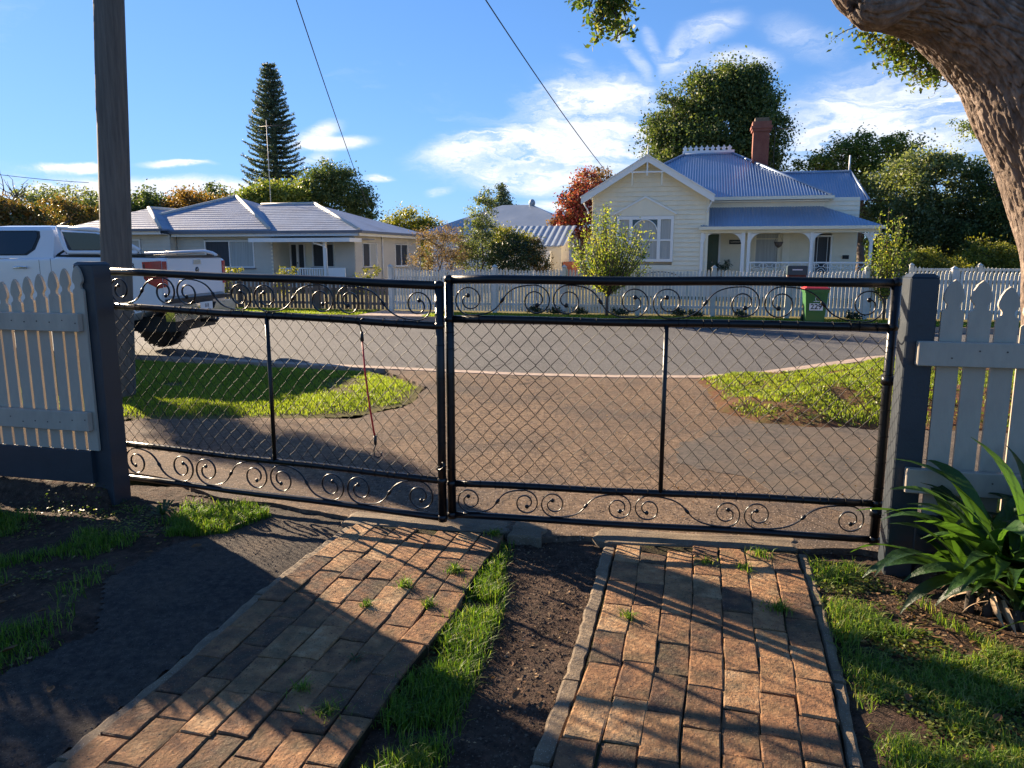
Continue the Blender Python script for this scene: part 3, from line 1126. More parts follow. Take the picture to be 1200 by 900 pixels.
# litter: crumbs of soil, twigs and chips lying on soil and bitumen
def crumbs(name, poly, n, smin, smax, mat, zf, label):
    P = scatter(poly, n)
    n = len(P)
    Z = zf(P[:, 0], P[:, 1])
    s = RNG.uniform(smin, smax, n) * RNG.uniform(.4, 1, n)
    tet = np.array([(1, 0, -.2), (-.5, .87, -.2), (-.5, -.87, -.2), (0, 0, .8)])
    a = RNG.uniform(0, 2 * PI, n)
    sx = RNG.uniform(.5, 1.8, n)
    V = np.zeros((n, 4, 3))
    for k in range(4):
        x = tet[k, 0] * s * sx
        y = tet[k, 1] * s
        V[:, k, 0] = P[:, 0] + x * np.cos(a) - y * np.sin(a)
        V[:, k, 1] = P[:, 1] + x * np.sin(a) + y * np.cos(a)
        V[:, k, 2] = Z + tet[k, 2] * s
    i = np.arange(n) * 4
    F = np.concatenate([np.stack([i, i + 1, i + 3], 1), np.stack([i + 1, i + 2, i + 3], 1), np.stack([i + 2, i, i + 3], 1)])
    r = RNG.uniform(0, 1, n)
    o = link_mesh(name, np_mesh(name, V.reshape(-1, 3), F, mat, np.concatenate([r, r, r])))
    return tag(o, label, 'litter', kind='stuff')


M_CRUMB = pmat('crumbs', [(.02, .015, .012), (.06, .042, .032), (.12, .085, .06), (.22, .16, .11)], scale=40, rough=.95, attr=True, low=.1, high=.9, spec=.15)
M_CRUMBG = pmat('grit_crumbs', [(.02, .018, .02), (.06, .052, .05), (.14, .12, .10)], scale=40, rough=.95, attr=True, low=.1, high=.95, spec=.2)
SOILP = [(-.5, 1.2), (.15, 1.2), (.5, 3.7), (.3, 3.9), (0, 3.9), (-.1, 3.3)]
crumbs('soil_crumbs', SOILP, 11000, .002, .010, M_CRUMB, soil_h, 'crumbs of earth and bark on the soil between the tracks')
crumbs('grit_crumbs', gritpoly, 14000, .002, .008, M_CRUMBG, grit_h, 'grit and chips on the worn bitumen left of the bricks')
crumbs('soil_crumbs', [(1.5, 3.7), (1.45, 3.2), (1.9, 2.6), (3, 2.2), (3, 3.4), (1.9, 3.6)], 9000, .002, .008, M_CRUMB, soil_h, 'crumbs and leaf litter at the foot of the strappy plant')
crumbs('grit_crumbs', [(-1.0, 4.3), (1.9, 3.95), (3.0, 5.5), (2.0, 8.8), (-1.0, 9.2), (-1.2, 6.5)], 12000, .003, .008, M_CRUMB, lambda x, y: np.full(len(x), .013), 'loose grit over the driveway')


def leaf_litter(x, y, ln, rz, tilt, name, label, group, zoff=.0):
    mb = MB()
    rr = random.Random(int((x * 971 + y * 577) * 100))
    n = 5
    vs = []
    for i in range(n + 1):
        u = i / n
        w = ln * .26 * math.sin(PI * min(1, .08 + u * .92)) ** .8
        z = .012 + ln * .25 * (u - .5) ** 2 * rr.uniform(.5, 2)
        vs += [(ln * (u - .5), -w, z + w * .6), (ln * (u - .5), 0, z), (ln * (u - .5), w, z + w * rr.uniform(.2, .9))]
    fs = []
    for i in range(n):
        a = i * 3
        fs += [(a, a + 1, a + 4, a + 3), (a + 1, a + 2, a + 5, a + 4)]
    mb.add(vs, fs, True)
    z = float(soil_h(np.array([x]), np.array([y]))[0])
    o = mb.build(name, M_STRAW, None, (x, y, z + zoff), (tilt, tilt * .5, rz))
    return tag(o, label, 'leaf', group)


for k, (px_, py_, ln) in enumerate([(-1.78, 4.15, .06), (-1.70, 3.78, .06), (-1.99, 3.88, .07), (-2.06, 3.95, .05), (-1.9, 3.68, .045), (-2.3, 3.1, .08), (-2.32, 2.95, .06), (-2.05, 3.02, .05), (-2.0, 2.72, .07), (-2.04, 2.62, .06),
                                    (-2.08, 2.66, .06), (-1.92, 2.48, .06), (-2.4, 3.3, .06), (-1.66, 2.44, .05)]):
    leaf_litter(px_, py_, ln, random.uniform(0, 6), random.uniform(-.2, .2), 'fallen_leaf', 'dry curled brown leaf lying in the shaded grass and yard at left', 'fallen leaves by the left fence', .012)
for k, (px_, py_, ln) in enumerate([(1.38, 2.36, .05), (1.62, 2.25, .05), (1.78, 2.12, .05), (1.40, 2.06, .06), (1.5, 2.1, .05), (1.95, 2.3, .05), (1.6, 2.75, .05)]):
    leaf_litter(px_, py_, ln, random.uniform(0, 6), random.uniform(-.2, .2), 'fallen_leaf', 'dry reddish brown leaf lying on the weedy lawn at right', 'fallen leaves on the right lawn', .02)
for k, (px_, py_, ln) in enumerate([(.0, 2.62, .035), (.02, 2.42, .06), (.1, 2.35, .045)]):
    leaf_litter(px_, py_, ln, random.uniform(0, 6), .1, 'fallen_leaf', 'dark curled leaf on the bare soil between the brick tracks', 'fallen leaves on the bare soil', .01)

# ------------------------------------------------------------------ helper: a real point at depth Y along a direction
def at(px, py, Y):
    u, v = (px - 600) / F_PX, (450 - py) / F_PX
    cp, sp = math.cos(PITCH), math.sin(PITCH)
    d = Vector((u, cp + v * sp, -sp + v * cp))
    t = Y / d.y
    return Vector((u * t, Y, CAM_H + d.z * t))


def text_mesh(txt, size, mat, parent, name, loc, rot, depth=.0015, sx=1.0, bold=0.0):
    cu = bpy.data.curves.new(name, 'FONT')
    cu.body = txt
    cu.size = size
    cu.extrude = depth
    cu.offset = bold
    cu.align_x = 'CENTER'
    cu.align_y = 'CENTER'
    tmp = bpy.data.objects.new(name, cu)
    me = bpy.data.meshes.new_from_object(tmp)
    bpy.data.objects.remove(tmp)
    me.materials.clear()
    me.materials.append(mat)
    o = link_mesh(name, me, parent, loc, rot)
    o.scale = (sx, 1, 1)
    return o


# ------------------------------------------------------------------ near picket fences and gate posts
def picket_outline(w, h):
    r = [(w / 2, 0), (w / 2, h - .150), (w * .44, h - .142), (w * .33, h - .138), (w * .27, h - .128), (w * .27, h - .116), (w * .33, h - .106), (w * .42, h - .098), (w * .47, h - .086),
         (w * .45, h - .068), (w * .36, h - .042), (w * .22, h - .018), (0, h)]
    return [(-x, z) for x, z in r[::-1][1:]][::-1][::-1] and ([(x, z) for x, z in r] + [(-x, z) for x, z in r[::-1][1:]])


def near_fence(origin, direction, pitch, w, tops, rails, zb, label, rail_end, plinth=None):
    t = thing('picket_fence', label, 'fence', (origin[0], origin[1], 0), -TH)
    rr = random.Random(11 if direction < 0 else 12)
    for k, zt in enumerate(tops):
        mb = MB().prism(picket_outline(w, zt - zb), -.009, .009)
        x = direction * (.018 + pitch * k) if direction < 0 else (.145 + pitch * k)
        mb.build('picket', M_PICKET, t, (x, .016, zb), (0, R(rr.uniform(-.35, .35)), 0))
    L_ = pitch * len(tops) + .1
    for (z0, z1) in rails:
        x0, x1 = (rail_end - L_, rail_end) if direction < 0 else (rail_end, rail_end + L_)
        mb = MB().bbox(x0, x1, -.038, .004, z0, z1, .004)
        mb.build('rail', M_PICKET, t)
        # nail heads
        nb = MB()
        for k in range(min(10, len(tops))):
            x = direction * (.018 + pitch * k) if direction < 0 else (.145 + pitch * k)
            nb.lathe([(.004, 0), (.004, .0025)], 6, (x, -.0405, (z0 + z1) / 2 + rr.uniform(-.02, .02)), 'y')
        tag(nb.build('nail_head', M_WEATHER, t), kind='stuff')
    if plinth:
        x0, x1 = (rail_end - L_, rail_end - .035) if direction < 0 else (rail_end + .07, rail_end + L_)
        MB().bbox(x0, x1, -.005, .035, plinth[0], plinth[1], .004).build('plinth_board', M_BLUEGREY, t)
    return t


near_fence((-2.59, 4.475), -1, .093, .074, [1.483 - .0165 * min(k, 9) + .0009 * max(0, k - 9) for k in range(28)], [(1.09, 1.20), (.475, .595)], .345,
           'grey-white picket fence with dark blue plinth board, left of the gates', 0.0, (.13, .342))
near_fence((1.905, 3.478), 1, .113, .094, [1.435, 1.432, 1.405, 1.372, 1.345, 1.325, 1.31] + [1.30] * 20, [(1.035, 1.15), (.415, .535)], .30,
           'grey-white picket fence behind the strappy plant, right of the gates', 0.0, (.09, .297))


def gate_post(x0, x1, y0, y1, h, label, rz):
    cx, cy = (x0 + x1) / 2, (y0 + y1) / 2
    t = thing('gate_post', label, 'gate post', (cx, cy, 0), rz)
    hx, hy = (x1 - x0) / 2, (y1 - y0) / 2
    MB().bbox(-hx, hx, -hy, hy, -.2, h - .012, .006).build('post_shaft', M_BLUEGREY, t)
    mb = MB()
    mb.add([(-hx + .002, -hy + .002, h - .011), (hx - .002, -hy + .002, h - .011), (hx - .002, hy - .002, h - .011), (-hx + .002, hy - .002, h - .011),
            (-hx + .02, -hy + .02, h + .006), (hx - .02, -hy + .02, h + .006), (hx - .02, hy - .02, h + .006), (-hx + .02, hy - .02, h + .006)],
           [(0, 1, 5, 4), (1, 2, 6, 5), (2, 3, 7, 6), (3, 0, 4, 7), (4, 5, 6, 7)])
    mb.build('post_top', M_BLUEGREY, t)
    return t


gate_post(-2.628, -2.488, 4.50, 4.65, 1.50, 'dark blue-grey timber gate post at the left hinge side', -TH)
gp = gate_post(1.868, 1.995, 3.475, 3.60, 1.455, 'dark blue-grey timber gate post beside the strappy plant', -TH * .8)
# ------------------------------------------------------------------ the two gates
def spiral_pts(R0, turns=1.45, rin=.30, n=34):
    """from the inner end out to the bottom of the loop, heading +x"""
    pts = []
    for i in range(n + 1):
        f = i / n
        ph = R(270) - (1 - f) * turns * 2 * PI
        r = R0 * (rin + (1 - rin) * f ** .8)
        pts.append((R0 + r * math.cos(ph), R0 + r * math.sin(ph)))
    return pts


def s_scroll(h, l, falling):
    R0 = h / 2
    a = spiral_pts(R0)
    b = [(l - x, h - z) for x, z in a][::-1]
    p0, p3 = Vector((a[-1][0], a[-1][1])), Vector((b[0][0], b[0][1]))
    k = max(.04, (p3.x - p0.x) * .62 + .03)
    p1, p2 = p0 + Vector((k, 0)), p3 - Vector((k, 0))
    mid = []
    for i in range(1, 16):
        t = i / 16
        q = p0 * (1 - t) ** 3 + p1 * 3 * t * (1 - t) ** 2 + p2 * 3 * t * t * (1 - t) + p3 * t ** 3
        mid.append((q.x, q.y))
    pts = a + mid + b
    if falling:
        pts = [(x, h - z) for x, z in pts]
    return pts, len(a) + 7


def make_gate(P0, P1, zt, zb1, zb2, zlow, mids, top_pieces, bot_pieces, label, hinge_left):
    P0, P1 = Vector(P0), Vector(P1)
    L_ = (P1 - P0).length
    ang = math.atan2((P1 - P0).y, (P1 - P0).x)
    t = thing('metal_gate', label, 'gate', (P0.x, P0.y, 0), ang)
    lin = lambda ab, x: ab[0] + (ab[1] - ab[0]) * x / L_
    # stiles
    for (x, nm) in ((0, 'stile'), (L_, 'stile')):
        r = .024
        pts = [(x, 0, lin(zlow, x) - .022), (x, .0, .5), (x, .004, .85), (x, 0, lin(zt, x) + .02)]
        MB().tube(pts, r, 12).build(nm, M_BLACK, t)
    for (ab, r, nm) in ((zt, .024, 'top_rail'), (zb1, .021, 'upper_rail'), (zb2, .019, 'lower_rail'), (zlow, .019, 'bottom_rail')):
        pts = [(x, 0, lin(ab, x) + (.003 * math.sin(x * 5))) for x in np.linspace(.006, L_ - .006, 9)]
        MB().tube(pts, r, 12).build(nm, M_BLACK, t)
    for x in mids:
        MB().tube([(x, -.006, lin(zb2, x)), (x, -.002, .7), (x, -.006, lin(zb1, x))], .0125, 10).build('middle_bar', M_BLACK, t)
    # scrolls
    for (lo, hi, rl, rh, pieces) in ((zb1, zt, .021, .024, top_pieces), (zlow, zb2, .019, .019, bot_pieces)):
        for (x0, x1, fall) in pieces:
            xm = (x0 + x1) / 2
            z0 = lin(lo, xm) + rl + .002
            z1 = lin(hi, xm) - rh - .002
            slope = (lo[1] - lo[0]) / L_
            pts, mi = s_scroll(z1 - z0, x1 - x0, fall)
            P = [(x0 + x, 0, z0 + z + slope * (x0 + x - xm)) for x, z in pts]
            s = MB().tube(P, 1, 6, flat=(.0085, .0038), up0=(0, 1, 0)).build('scroll', M_BLACK, t)
            for q in (0, len(P) - 1):
                MB().ball(P[q], .0125, 8, 6, (1, .7, 1)).build('scroll_tip', M_BLACK, s)
            c = Vector(P[mi])
            d = (Vector(P[mi + 2]) - Vector(P[mi - 2])).normalized()
            mb = MB()
            mm = d.to_track_quat('X', 'Y').to_matrix()
            mb.ball(c, .018, 8, 6, (1.25, .55, .62), mm)
            mb.build('leaf_knob', M_BLACK, s)
    # chain link: every wire a zigzag, neighbours hook into each other
    p, st, r = .0425, .046, .0019
    nx = int((L_ - .02) / p)
    V, F = [], []
    nb = 4
    for k in range(nx + 1):
        pts = []
        x0 = .01 + k * p
        za, zb = lin(zb2, x0) + .004, lin(zb1, x0) - .004
        n = int((zb - za) / st)
        for j in range(n + 1):
            odd = (j + k) % 2
            x = x0 + (p if odd else 0)
            if x > L_ - .01:
                x = L_ - .01
            z = za + st * j + .006 * math.sin(x0 * 7 + j * .9)
            sg = 1 if odd else -1
            jx = .0025 * math.sin(k * 1.7 + j * 2.3)
            pts.append((x + jx - sg * .002, sg * .0018, z - .0045))
            pts.append((x + jx - sg * .002, -sg * .0018, z + .0045))
        m = MB().tube(pts, r, nb, caps=False)
        b = len(V)
        V += m.v
        F += [tuple(b + i for i in f) for f in m.f]
    mb = MB()
    mb.v, mb.f, mb.sm = V, F, [True] * len(F)
    tag(mb.build('chain_link_mesh', M_GALV, t), kind='stuff')
    # ties that lash the mesh to the rails and stiles, and the clipped wire ends
    mb = MB()
    rr = random.Random(5)
    def ring(c, axis, rad):
        pts = []
        for i in range(11):
            a = 2 * PI * i / 10
            if axis == 'x':
                pts.append((c[0] + i * .0006, c[1] + rad * math.cos(a), c[2] + rad * math.sin(a)))
            else:
                pts.append((c[0] + rad * math.cos(a), c[1] + rad * math.sin(a), c[2] + i * .0006))
        mb.tube(pts, .0018, 4, caps=False)
    for ab, rad in ((zb1, .0235), (zb2, .0215)):
        x = .08
        while x < L_ - .04:
            ring((x, 0, lin(ab, x)), 'x', rad)
            x += rr.choice((.0425, .085, .085, .17))
    for x in (0, L_):
        z = lin(zb2, x) + .08
        while z < lin(zb1, x) - .04:
            ring((x, 0, z), 'z', .0265)
            z += rr.choice((.092, .138, .184))
    for k in range(nx):
        x = .03 + k * p
        for ab, rad in ((zb2, .021),):
            if rr.random() < .8:
                z = lin(ab, x)
                mb.tube([(x, -.019, z + .004), (x + .008, -.025, z - .004), (x + .018, -.021, z + rr.uniform(-.012, .006))], .0016, 4)
    tag(mb.build('wire_tie', M_GALV, t), kind='stuff')
    # welded corner sleeves
    mb = MB()
    for x in (0, L_):
        for ab in (zt, zb1, zb2, zlow):
            z = lin(ab, x)
            mb.ball((x, 0, z), .030, 10, 6, (1, 1, .9))
    tag(mb.build('weld_bead', M_BLACK, t), kind='stuff')
    # hinges
    hx = 0 if hinge_left else L_
    sgn = -1 if hinge_left else 1
    for z in ((1.10, .20) if hinge_left else (.92, .22)):
        h = MB().lathe([(.033, -.022), (.033, .022)], 12, (hx, 0, z))
        h.tube([(hx, -.02, z), (hx + sgn * .05, -.05, z), (hx + sgn * .09, -.06, z)], .009, 8)
        ho = h.build('hinge', M_BLACK, t)
        MB().lathe([(.013, -.04), (.013, .045)], 8, (hx + sgn * .045, -.045, z)).build('hinge_pin', M_BLACK, ho)
    return t, L_


GA, LA = make_gate((-2.61, 4.79), (-.396, 4.056), (1.443, 1.385), (1.225, 1.165), (.315, .285), (.085, .065), [1.22],
                   [(.04, .56, False), (.565, 1.12, True), (1.13, 1.68, False), (1.69, 2.29, True)], [(.04, .60, True), (.61, 1.16, False), (1.17, 1.70, True), (1.71, 2.28, False)],
                   'left black metal gate with scrollwork and chain link, red cord hooked on it', True)
GB, LB = make_gate((-.344, 4.08), (1.908, 3.715), (1.415, 1.412), (1.20, 1.19), (.262, .268), (.075, .07), [1.17],
                   [(.03, .56, False), (.565, 1.08, True), (1.09, 1.64, False), (1.65, 2.24, True)], [(.03, .50, False), (.51, 1.02, False), (1.03, 1.60, True), (1.61, 2.23, False)],
                   'right black metal gate with scrollwork and chain link, hung from the right post', False)
# centre latch
t = MB()
t.tube([(LA - .02, -.03, .36), (LA + .01, -.045, .36), (LA + .03, -.05, .375), (LA + .035, -.045, .395), (LA + .02, -.04, .405)], .006, 8)
t.lathe([(.017, -.012), (.017, .012)], 10, (LA + .0, -.024, .36), 'y')
t.build('latch', M_BLACK, GA)
# red elastic cord with two black hooks, hung in the mesh
cord = thing('elastic_cord', 'thin red elastic cord with black hooks hanging on the left gate mesh', 'cord', GA.matrix_world @ Vector((0, 0, 0)))
cord.location = (GA.location.x, GA.location.y, 0)
cord.rotation_euler = GA.rotation_euler
cx0, cx1 = 1.862, 1.925
MB().tube([(cx0, -.02, 1.085), (cx0 + .012, -.022, .9), (cx0 + .035, -.024, .7), (cx1, -.022, .50)], .0052, 8).build('elastic', M_CORDRED, cord)
for (x, z, s) in ((cx0, 1.085, 1), (cx1, .50, -1)):
    mb = MB()
    mb.tube([(x, -.02, z - s * .02), (x, -.02, z + s * .035)], [.011, .008], 8)
    mb.tube([(x, -.02, z + s * .03), (x - .012, -.02, z + s * .07), (x - .008, -.02, z + s * .10), (x + .014, -.018, z + s * .112), (x + .034, -.016, z + s * .098), (x + .036, -.014, z + s * .075)], .0038, 8)
    mb.build('hook', M_PLASTIC, cord)

# ------------------------------------------------------------------ power pole and service wires
pb, ptop = Vector((-4.29, 7.95, -.3)), Vector((-3.70, 8.0, 9.6))
pole = thing('power_pole', 'tall weathered timber power pole on the verge behind the left gate', 'pole', (pb.x, pb.y, 0))
mb = MB()
n, k = 28, 60
vs = []
for i in range(k + 1):
    f = i / k
    c = pb.lerp(ptop, f) - Vector((pb.x, pb.y, 0))
    rad = .158 - .035 * f
    for j in range(n):
        a = 2 * PI * j / n
        cr_ = -.006 if (noise.noise(Vector((math.cos(a) * 5, math.sin(a) * 5, f * 3))) > .25) else 0
        rr_ = rad + .006 * noise.noise(Vector((math.cos(a) * 9, math.sin(a) * 9, f * 5))) + cr_
        vs.append((c.x + rr_ * math.cos(a), c.y + rr_ * math.sin(a), c.z))
fs = [(i * n + j, i * n + (j + 1) % n, (i + 1) * n + (j + 1) % n, (i + 1) * n + j) for i in range(k) for j in range(n)] + [tuple(k * n + j for j in range(n))]
mb.add(vs, fs, True)
mb.build('pole_shaft', M_POLE, pole)
MB().bbox(-1.1, 1.1, -.06, .06, 8.9, 9.02, .01).build('cross_arm', M_POLE, pole, (.55, .05, 0))


def cable(a, b, sag, label):
    a, b = Vector(a), Vector(b)
    pts = []
    for i in range(41):
        f = i / 40
        p = a.lerp(b, f)
        p.z -= sag * 4 * f * (1 - f)
        pts.append(p - a)
    o = MB().tube(pts, .013, 6).build('service_wire', M_PLASTIC, None, a)
    tag(o, label, 'wire')


cable((-3.5, 7.9, 8.6), tuple(at(432, 243, 33.4)), .28, 'black service wire running from the pole to the grey low house')
cable((-3.3, 7.9, 8.6), tuple(at(708, 198, 28.2)), .30, 'black service wire running to the gable of the cream house')
cable((-30, 30, 6.6), tuple(at(104, 214, 38)), .4, 'thin far wire above the autumn trees at left')

# ------------------------------------------------------------------ houses
class House:
    def __init__(self, name, label, s0, n0):
        p = W(s0, n0)
        self.o = thing(name, label, 'house', (p.x, p.y, 0), -TH)
        self.off = (s0, n0, 0)

    def part(self, name, mb, mat, parent=None, kind=None):
        o = mb.build(name, mat, parent or self.o, off=self.off)
        return tag(o, kind=kind)


def corr(a, b, c, d, pitch=.10, amp=.017, samples=4, thick=.0):
    """corrugated sheet: eave a->b, ridge d->c (d above a). Ribs run from eave to ridge; hips cut it"""
    a, b, c, d = map(Vector, (a, b, c, d))
    e = (b - a)
    L_ = e.length
    eh = e.normalized()
    up = (d - a)
    up = up - eh * up.dot(eh)          # slope vector, square to the eave
    r0 = (d - a).dot(eh)
    r1 = (c - a).dot(eh)
    nrm = eh.cross(up).normalized()
    if nrm.z < 0:
        nrm = -nrm
    n = int(L_ / pitch * samples)
    V, F = [], []
    lo0, hi0 = min(0, r0), max(L_, r1)
    n = int((hi0 - lo0) / pitch * samples)
    for i in range(n + 1):
        s = lo0 + (hi0 - lo0) * i / n
        w = amp * math.cos(2 * PI * i / samples)
        t1 = 1.0
        t0 = 0.0
        if r0 > 0 and s < r0:
            t1 = min(t1, s / r0)
        if r1 < L_ and s > r1:
            t1 = min(t1, (L_ - s) / max(1e-6, (L_ - r1)))
        if s < 0:
            t0 = s / r0 if r0 < 0 else 0
        if s > L_:
            t0 = (s - L_) / (r1 - L_)
        p0 = a + eh * s + up * t0 + nrm * w
        p1 = a + eh * s + up * max(t0, t1) + nrm * w
        V += [p0, p1]
        if i:
            k = 2 * i
            F.append((k - 2, k, k + 1, k - 1))
    return MB().add(V, F, True)


def lap_wall(s0, s1, n, z0, z1, pitch=.165, top=None, holes=(), axis='s', face=-1):
    """lapped weatherboards on the plane n (axis 's') or on plane s (axis 'n'); top(z) -> (s0, s1) at height z; holes: (a, b, za, zb)"""
    mb = MB()
    z = z0
    while z < z1 - .001:
        zt = min(z + pitch, z1)
        a0, a1 = (s0, s1) if top is None else top(z)
        b0, b1 = (s0, s1) if top is None else top(zt)
        if a1 - a0 < .05:
            break
        segs = [(a0, a1, b0, b1)]
        for (h0, h1, hz0, hz1) in holes:
            if zt > hz0 + .03 and z < hz1 - .03:
                ns = []
                for (x0, x1, y0, y1) in segs:
                    if h1 <= x0 or h0 >= x1:
                        ns.append((x0, x1, y0, y1))
                    else:
                        if h0 > x0:
                            ns.append((x0, h0, y0, h0))
                        if h1 < x1:
                            ns.append((h1, x1, h1, y1))
                segs = ns
        for (x0, x1, y0, y1) in segs:
            d0, d1, dk = n + face * .040, n + face * .002, n + .02 * -face
            def P(s, d, zz):
                return (s, d, zz) if axis == 's' else (d, s, zz)
            vs = [P(x0, d0, z), P(x1, d0, z), P(y1, d1, zt), P(y0, d1, zt), P(x0, dk, z), P(x1, dk, z), P(y1, dk, zt), P(y0, dk, zt)]
            mb.add(vs, [(0, 1, 2, 3), (0, 4, 5, 1), (3, 2, 6, 7), (0, 3, 7, 4), (1, 5, 6, 2)])
        z = zt
    return mb


def window(H, s0, s1, z0, z1, n, fm, panes=2, glass=None, transom=None, curtain=None, sill=True, fw=.055, axis='s', face=-1, parent=None):
    mb = MB()
    def B(a0, a1, d0, d1, za, zb, m=mb):
        d0, d1 = sorted((n + face * d0, n + face * d1))
        if axis == 's':
            m.box(a0, a1, d0, d1, za, zb)
        else:
            m.box(d0, d1, a0, a1, za, zb)
    B(s0 - fw, s0, -.05, .05, z0 - fw, z1 + fw)
    B(s1, s1 + fw, -.05, .05, z0 - fw, z1 + fw)
    B(s0, s1, -.05, .048, z1, z1 + fw)
    B(s0, s1, -.05, .048, z0 - fw, z0)
    for k in range(1, panes):
        x = s0 + (s1 - s0) * k / panes
        B(x - .02, x + .02, -.03, .035, z0, z1)
    if transom:
        B(s0, s1, -.028, .032, transom - .018, transom + .018)
    w = H.part('window', mb, fm, parent)
    for k in range(panes):
        a, b = s0 + (s1 - s0) * k / panes, s0 + (s1 - s0) * (k + 1) / panes
        g = MB()
        B(a + .004, b - .004, -.02, -.008, z0 + .003, z1 - .003, g)
        H.part('pane', g, glass[k] if glass else M_GLASS, w)
    if sill:
        g = MB()
        B(s0 - .1, s1 + .1, -.02, .11, z0 - fw - .05, z0 - fw - .003, g)
        H.part('sill', g, M_GUTTER if sill == 'dark' else fm, w)
    return w


# ---- the cream weatherboard cottage across the road
HB = House('weatherboard_house', 'cream weatherboard house with blue corrugated roof, front gable, verandah and brick chimney', 2.8, 9.5)
gab = lambda z: (.80, 4.93) if z < 3.72 else (2.78 - (4.90 - z) / (4.90 - 3.62) * 2.12, 2.78 + (4.90 - z) / (4.90 - 3.62) * 2.12)
HB.part('weatherboards', lap_wall(.8, 4.93, 9.5, .0, 4.85, top=gab, holes=[(1.72, 3.74, 1.28, 2.9)]), M_CREAM, kind='stuff')
HB.part('weatherboards', lap_wall(9.5, 16, .8, 0, 3.7, axis='n'), M_CREAM, kind='stuff')
HB.part('weatherboards', lap_wall(4.93, 10.3, 11.2, .5, 3.6, holes=[(4.70, 5.45, .5, 2.33), (6.75, 7.58, 1.0, 2.34), (8.85, 9.42, .5, 2.2)]), M_CREAM, kind='stuff')
HB.part('inner_wall', MB().box(.9, 9.0, 11.55, 18.5, 0, 3.55).box(.9, 4.85, 9.7, 11.54, 0, 3.6).box(9.0, 10.2, 11.6, 16, 0, 3.3), M_STONE)
# main roof
zr, ze = 5.72, 3.66
main = [corr((.55, 10.85, ze), (9.25, 10.85, ze), (5.92, 15, zr), (3.96, 15, zr)), corr((9.25, 10.85, ze), (9.25, 19.1, ze), (5.92, 15.1, zr), (5.92, 14.9, zr)),
        corr((.55, 19.1, ze), (.55, 10.85, ze), (3.96, 14.9, zr), (3.96, 15.1, zr)), corr((9.25, 19.1, ze), (.55, 19.1, ze), (3.96, 15, zr), (5.92, 15, zr))]
for m_ in main:
    HB.part('corrugated_roof', m_, M_ROOFB)
hc = MB()
for (p, q) in (((9.25, 10.85, ze), (5.92, 15, zr)), ((.55, 10.85, ze), (3.96, 15, zr)), ((3.9, 15, zr), (5.98, 15, zr))):
    hc.tube([Vector(p) + Vector((0, 0, .02)), Vector(q) + Vector((0, 0, .02))], .055, 8)
HB.part('ridge_capping', hc, M_ROOFB)
HB.part('gutter', MB().box(4.9, 9.33, 10.72, 10.84, ze - .13, ze - .01).box(9.26, 9.38, 10.84, 19.1, ze - .13, ze - .01), M_CREAM)
HB.part('frieze', MB().box(4.95, 9.1, 11.12, 11.165, 3.28, 3.52).box(4.95, 9.2, 10.86, 11.12, 3.46, 3.51), M_CREAM)
# cresting
cr_ = MB().box(3.88, 6.0, 14.97, 15.03, zr + .02, zr + .16)
HB.part('cresting_board', cr_, M_WHITE)
for k in range(9):
    x = 3.98 + k * .2275
    mb = MB()
    out = [(-.07, 0), (-.06, .05), (-.10, .09), (-.085, .13), (-.045, .125), (-.04, .16), (0, .215), (.04, .16), (.045, .125), (.085, .13), (.10, .09), (.06, .05), (.07, 0)]
    mb.prism([(x + a, zr + .162 + b) for a, b in out[::-1]], 14.985, 15.015)
    HB.part('cresting_finial', mb, M_WHITE)
# gable wing roof, ribs running down from the ridge
zg = 4.97
HB.part('corrugated_roof', corr((.52, 14, 3.68), (.52, 9.12, 3.68), (2.78, 9.12, zg), (2.78, 14.5, zg)), M_ROOFB)
HB.part('corrugated_roof', corr((5.04, 9.12, 3.68), (5.04, 11.4, 3.68), (2.78, 14.5, zg), (2.78, 9.12, zg)), M_ROOFB)
for sg in (-1, 1):
    mb = MB()
    e = 2.78 + sg * 2.36
    mb.prism([(2.78, zg + .05), (e, 3.60), (e, 3.38), (e - sg * .05, 3.38), (2.78, zg - .17)][::sg], 9.06, 9.115)
    HB.part('barge_board', mb, M_WHITE)
    mb = MB().prism([(2.78, zg + .085), (e + sg * .03, 3.62), (e + sg * .03, 3.585), (2.78, zg + .05)][::sg], 9.02, 9.16)
    HB.part('barge_capping', mb, M_WHITE)
    HB.part('soffit', MB().prism([(2.78, zg - .06), (e, 3.48), (e, 3.45), (2.78, zg - .09)][::sg], 9.117, 9.47), M_CREAM)
    x = 2.78 + sg * .52
    HB.part('gable_drop', MB().box(x - .025, x + .025, 9.07, 9.13, 3.98, 4.42), M_CREAM)
    # curved eave bracket
    bx_ = 2.78 + sg * 2.13
    pts = [(bx_, 9.40, 3.05), (bx_ + sg * .03, 9.36, 3.18), (bx_ + sg * .10, 9.30, 3.28), (bx_ + sg * .14, 9.25, 3.40)]
    HB.part('eave_bracket', MB().tube(pts, .028, 6).ball((bx_, 9.40, 3.05), .04), M_WHITE)
HB.part('collar_tie', MB().box(2.20, 3.36, 9.075, 9.125, 4.42, 4.47).box(2.755, 2.805, 9.07, 9.13, 4.32, 4.88), M_WHITE)
HB.part('finial', MB().tube([(2.78, 9.1, 4.9), (2.78, 9.1, 5.2), (2.78, 9.1, 5.38)], [.028, .022, .01], 8).ball((2.78, 9.1, 5.1), .04), M_WHITE)
# corner stops
for x in (.80, 4.90):
    HB.part('corner_board', MB().box(x, x + .09, 9.455, 9.49, 0, 3.62), M_CREAM)
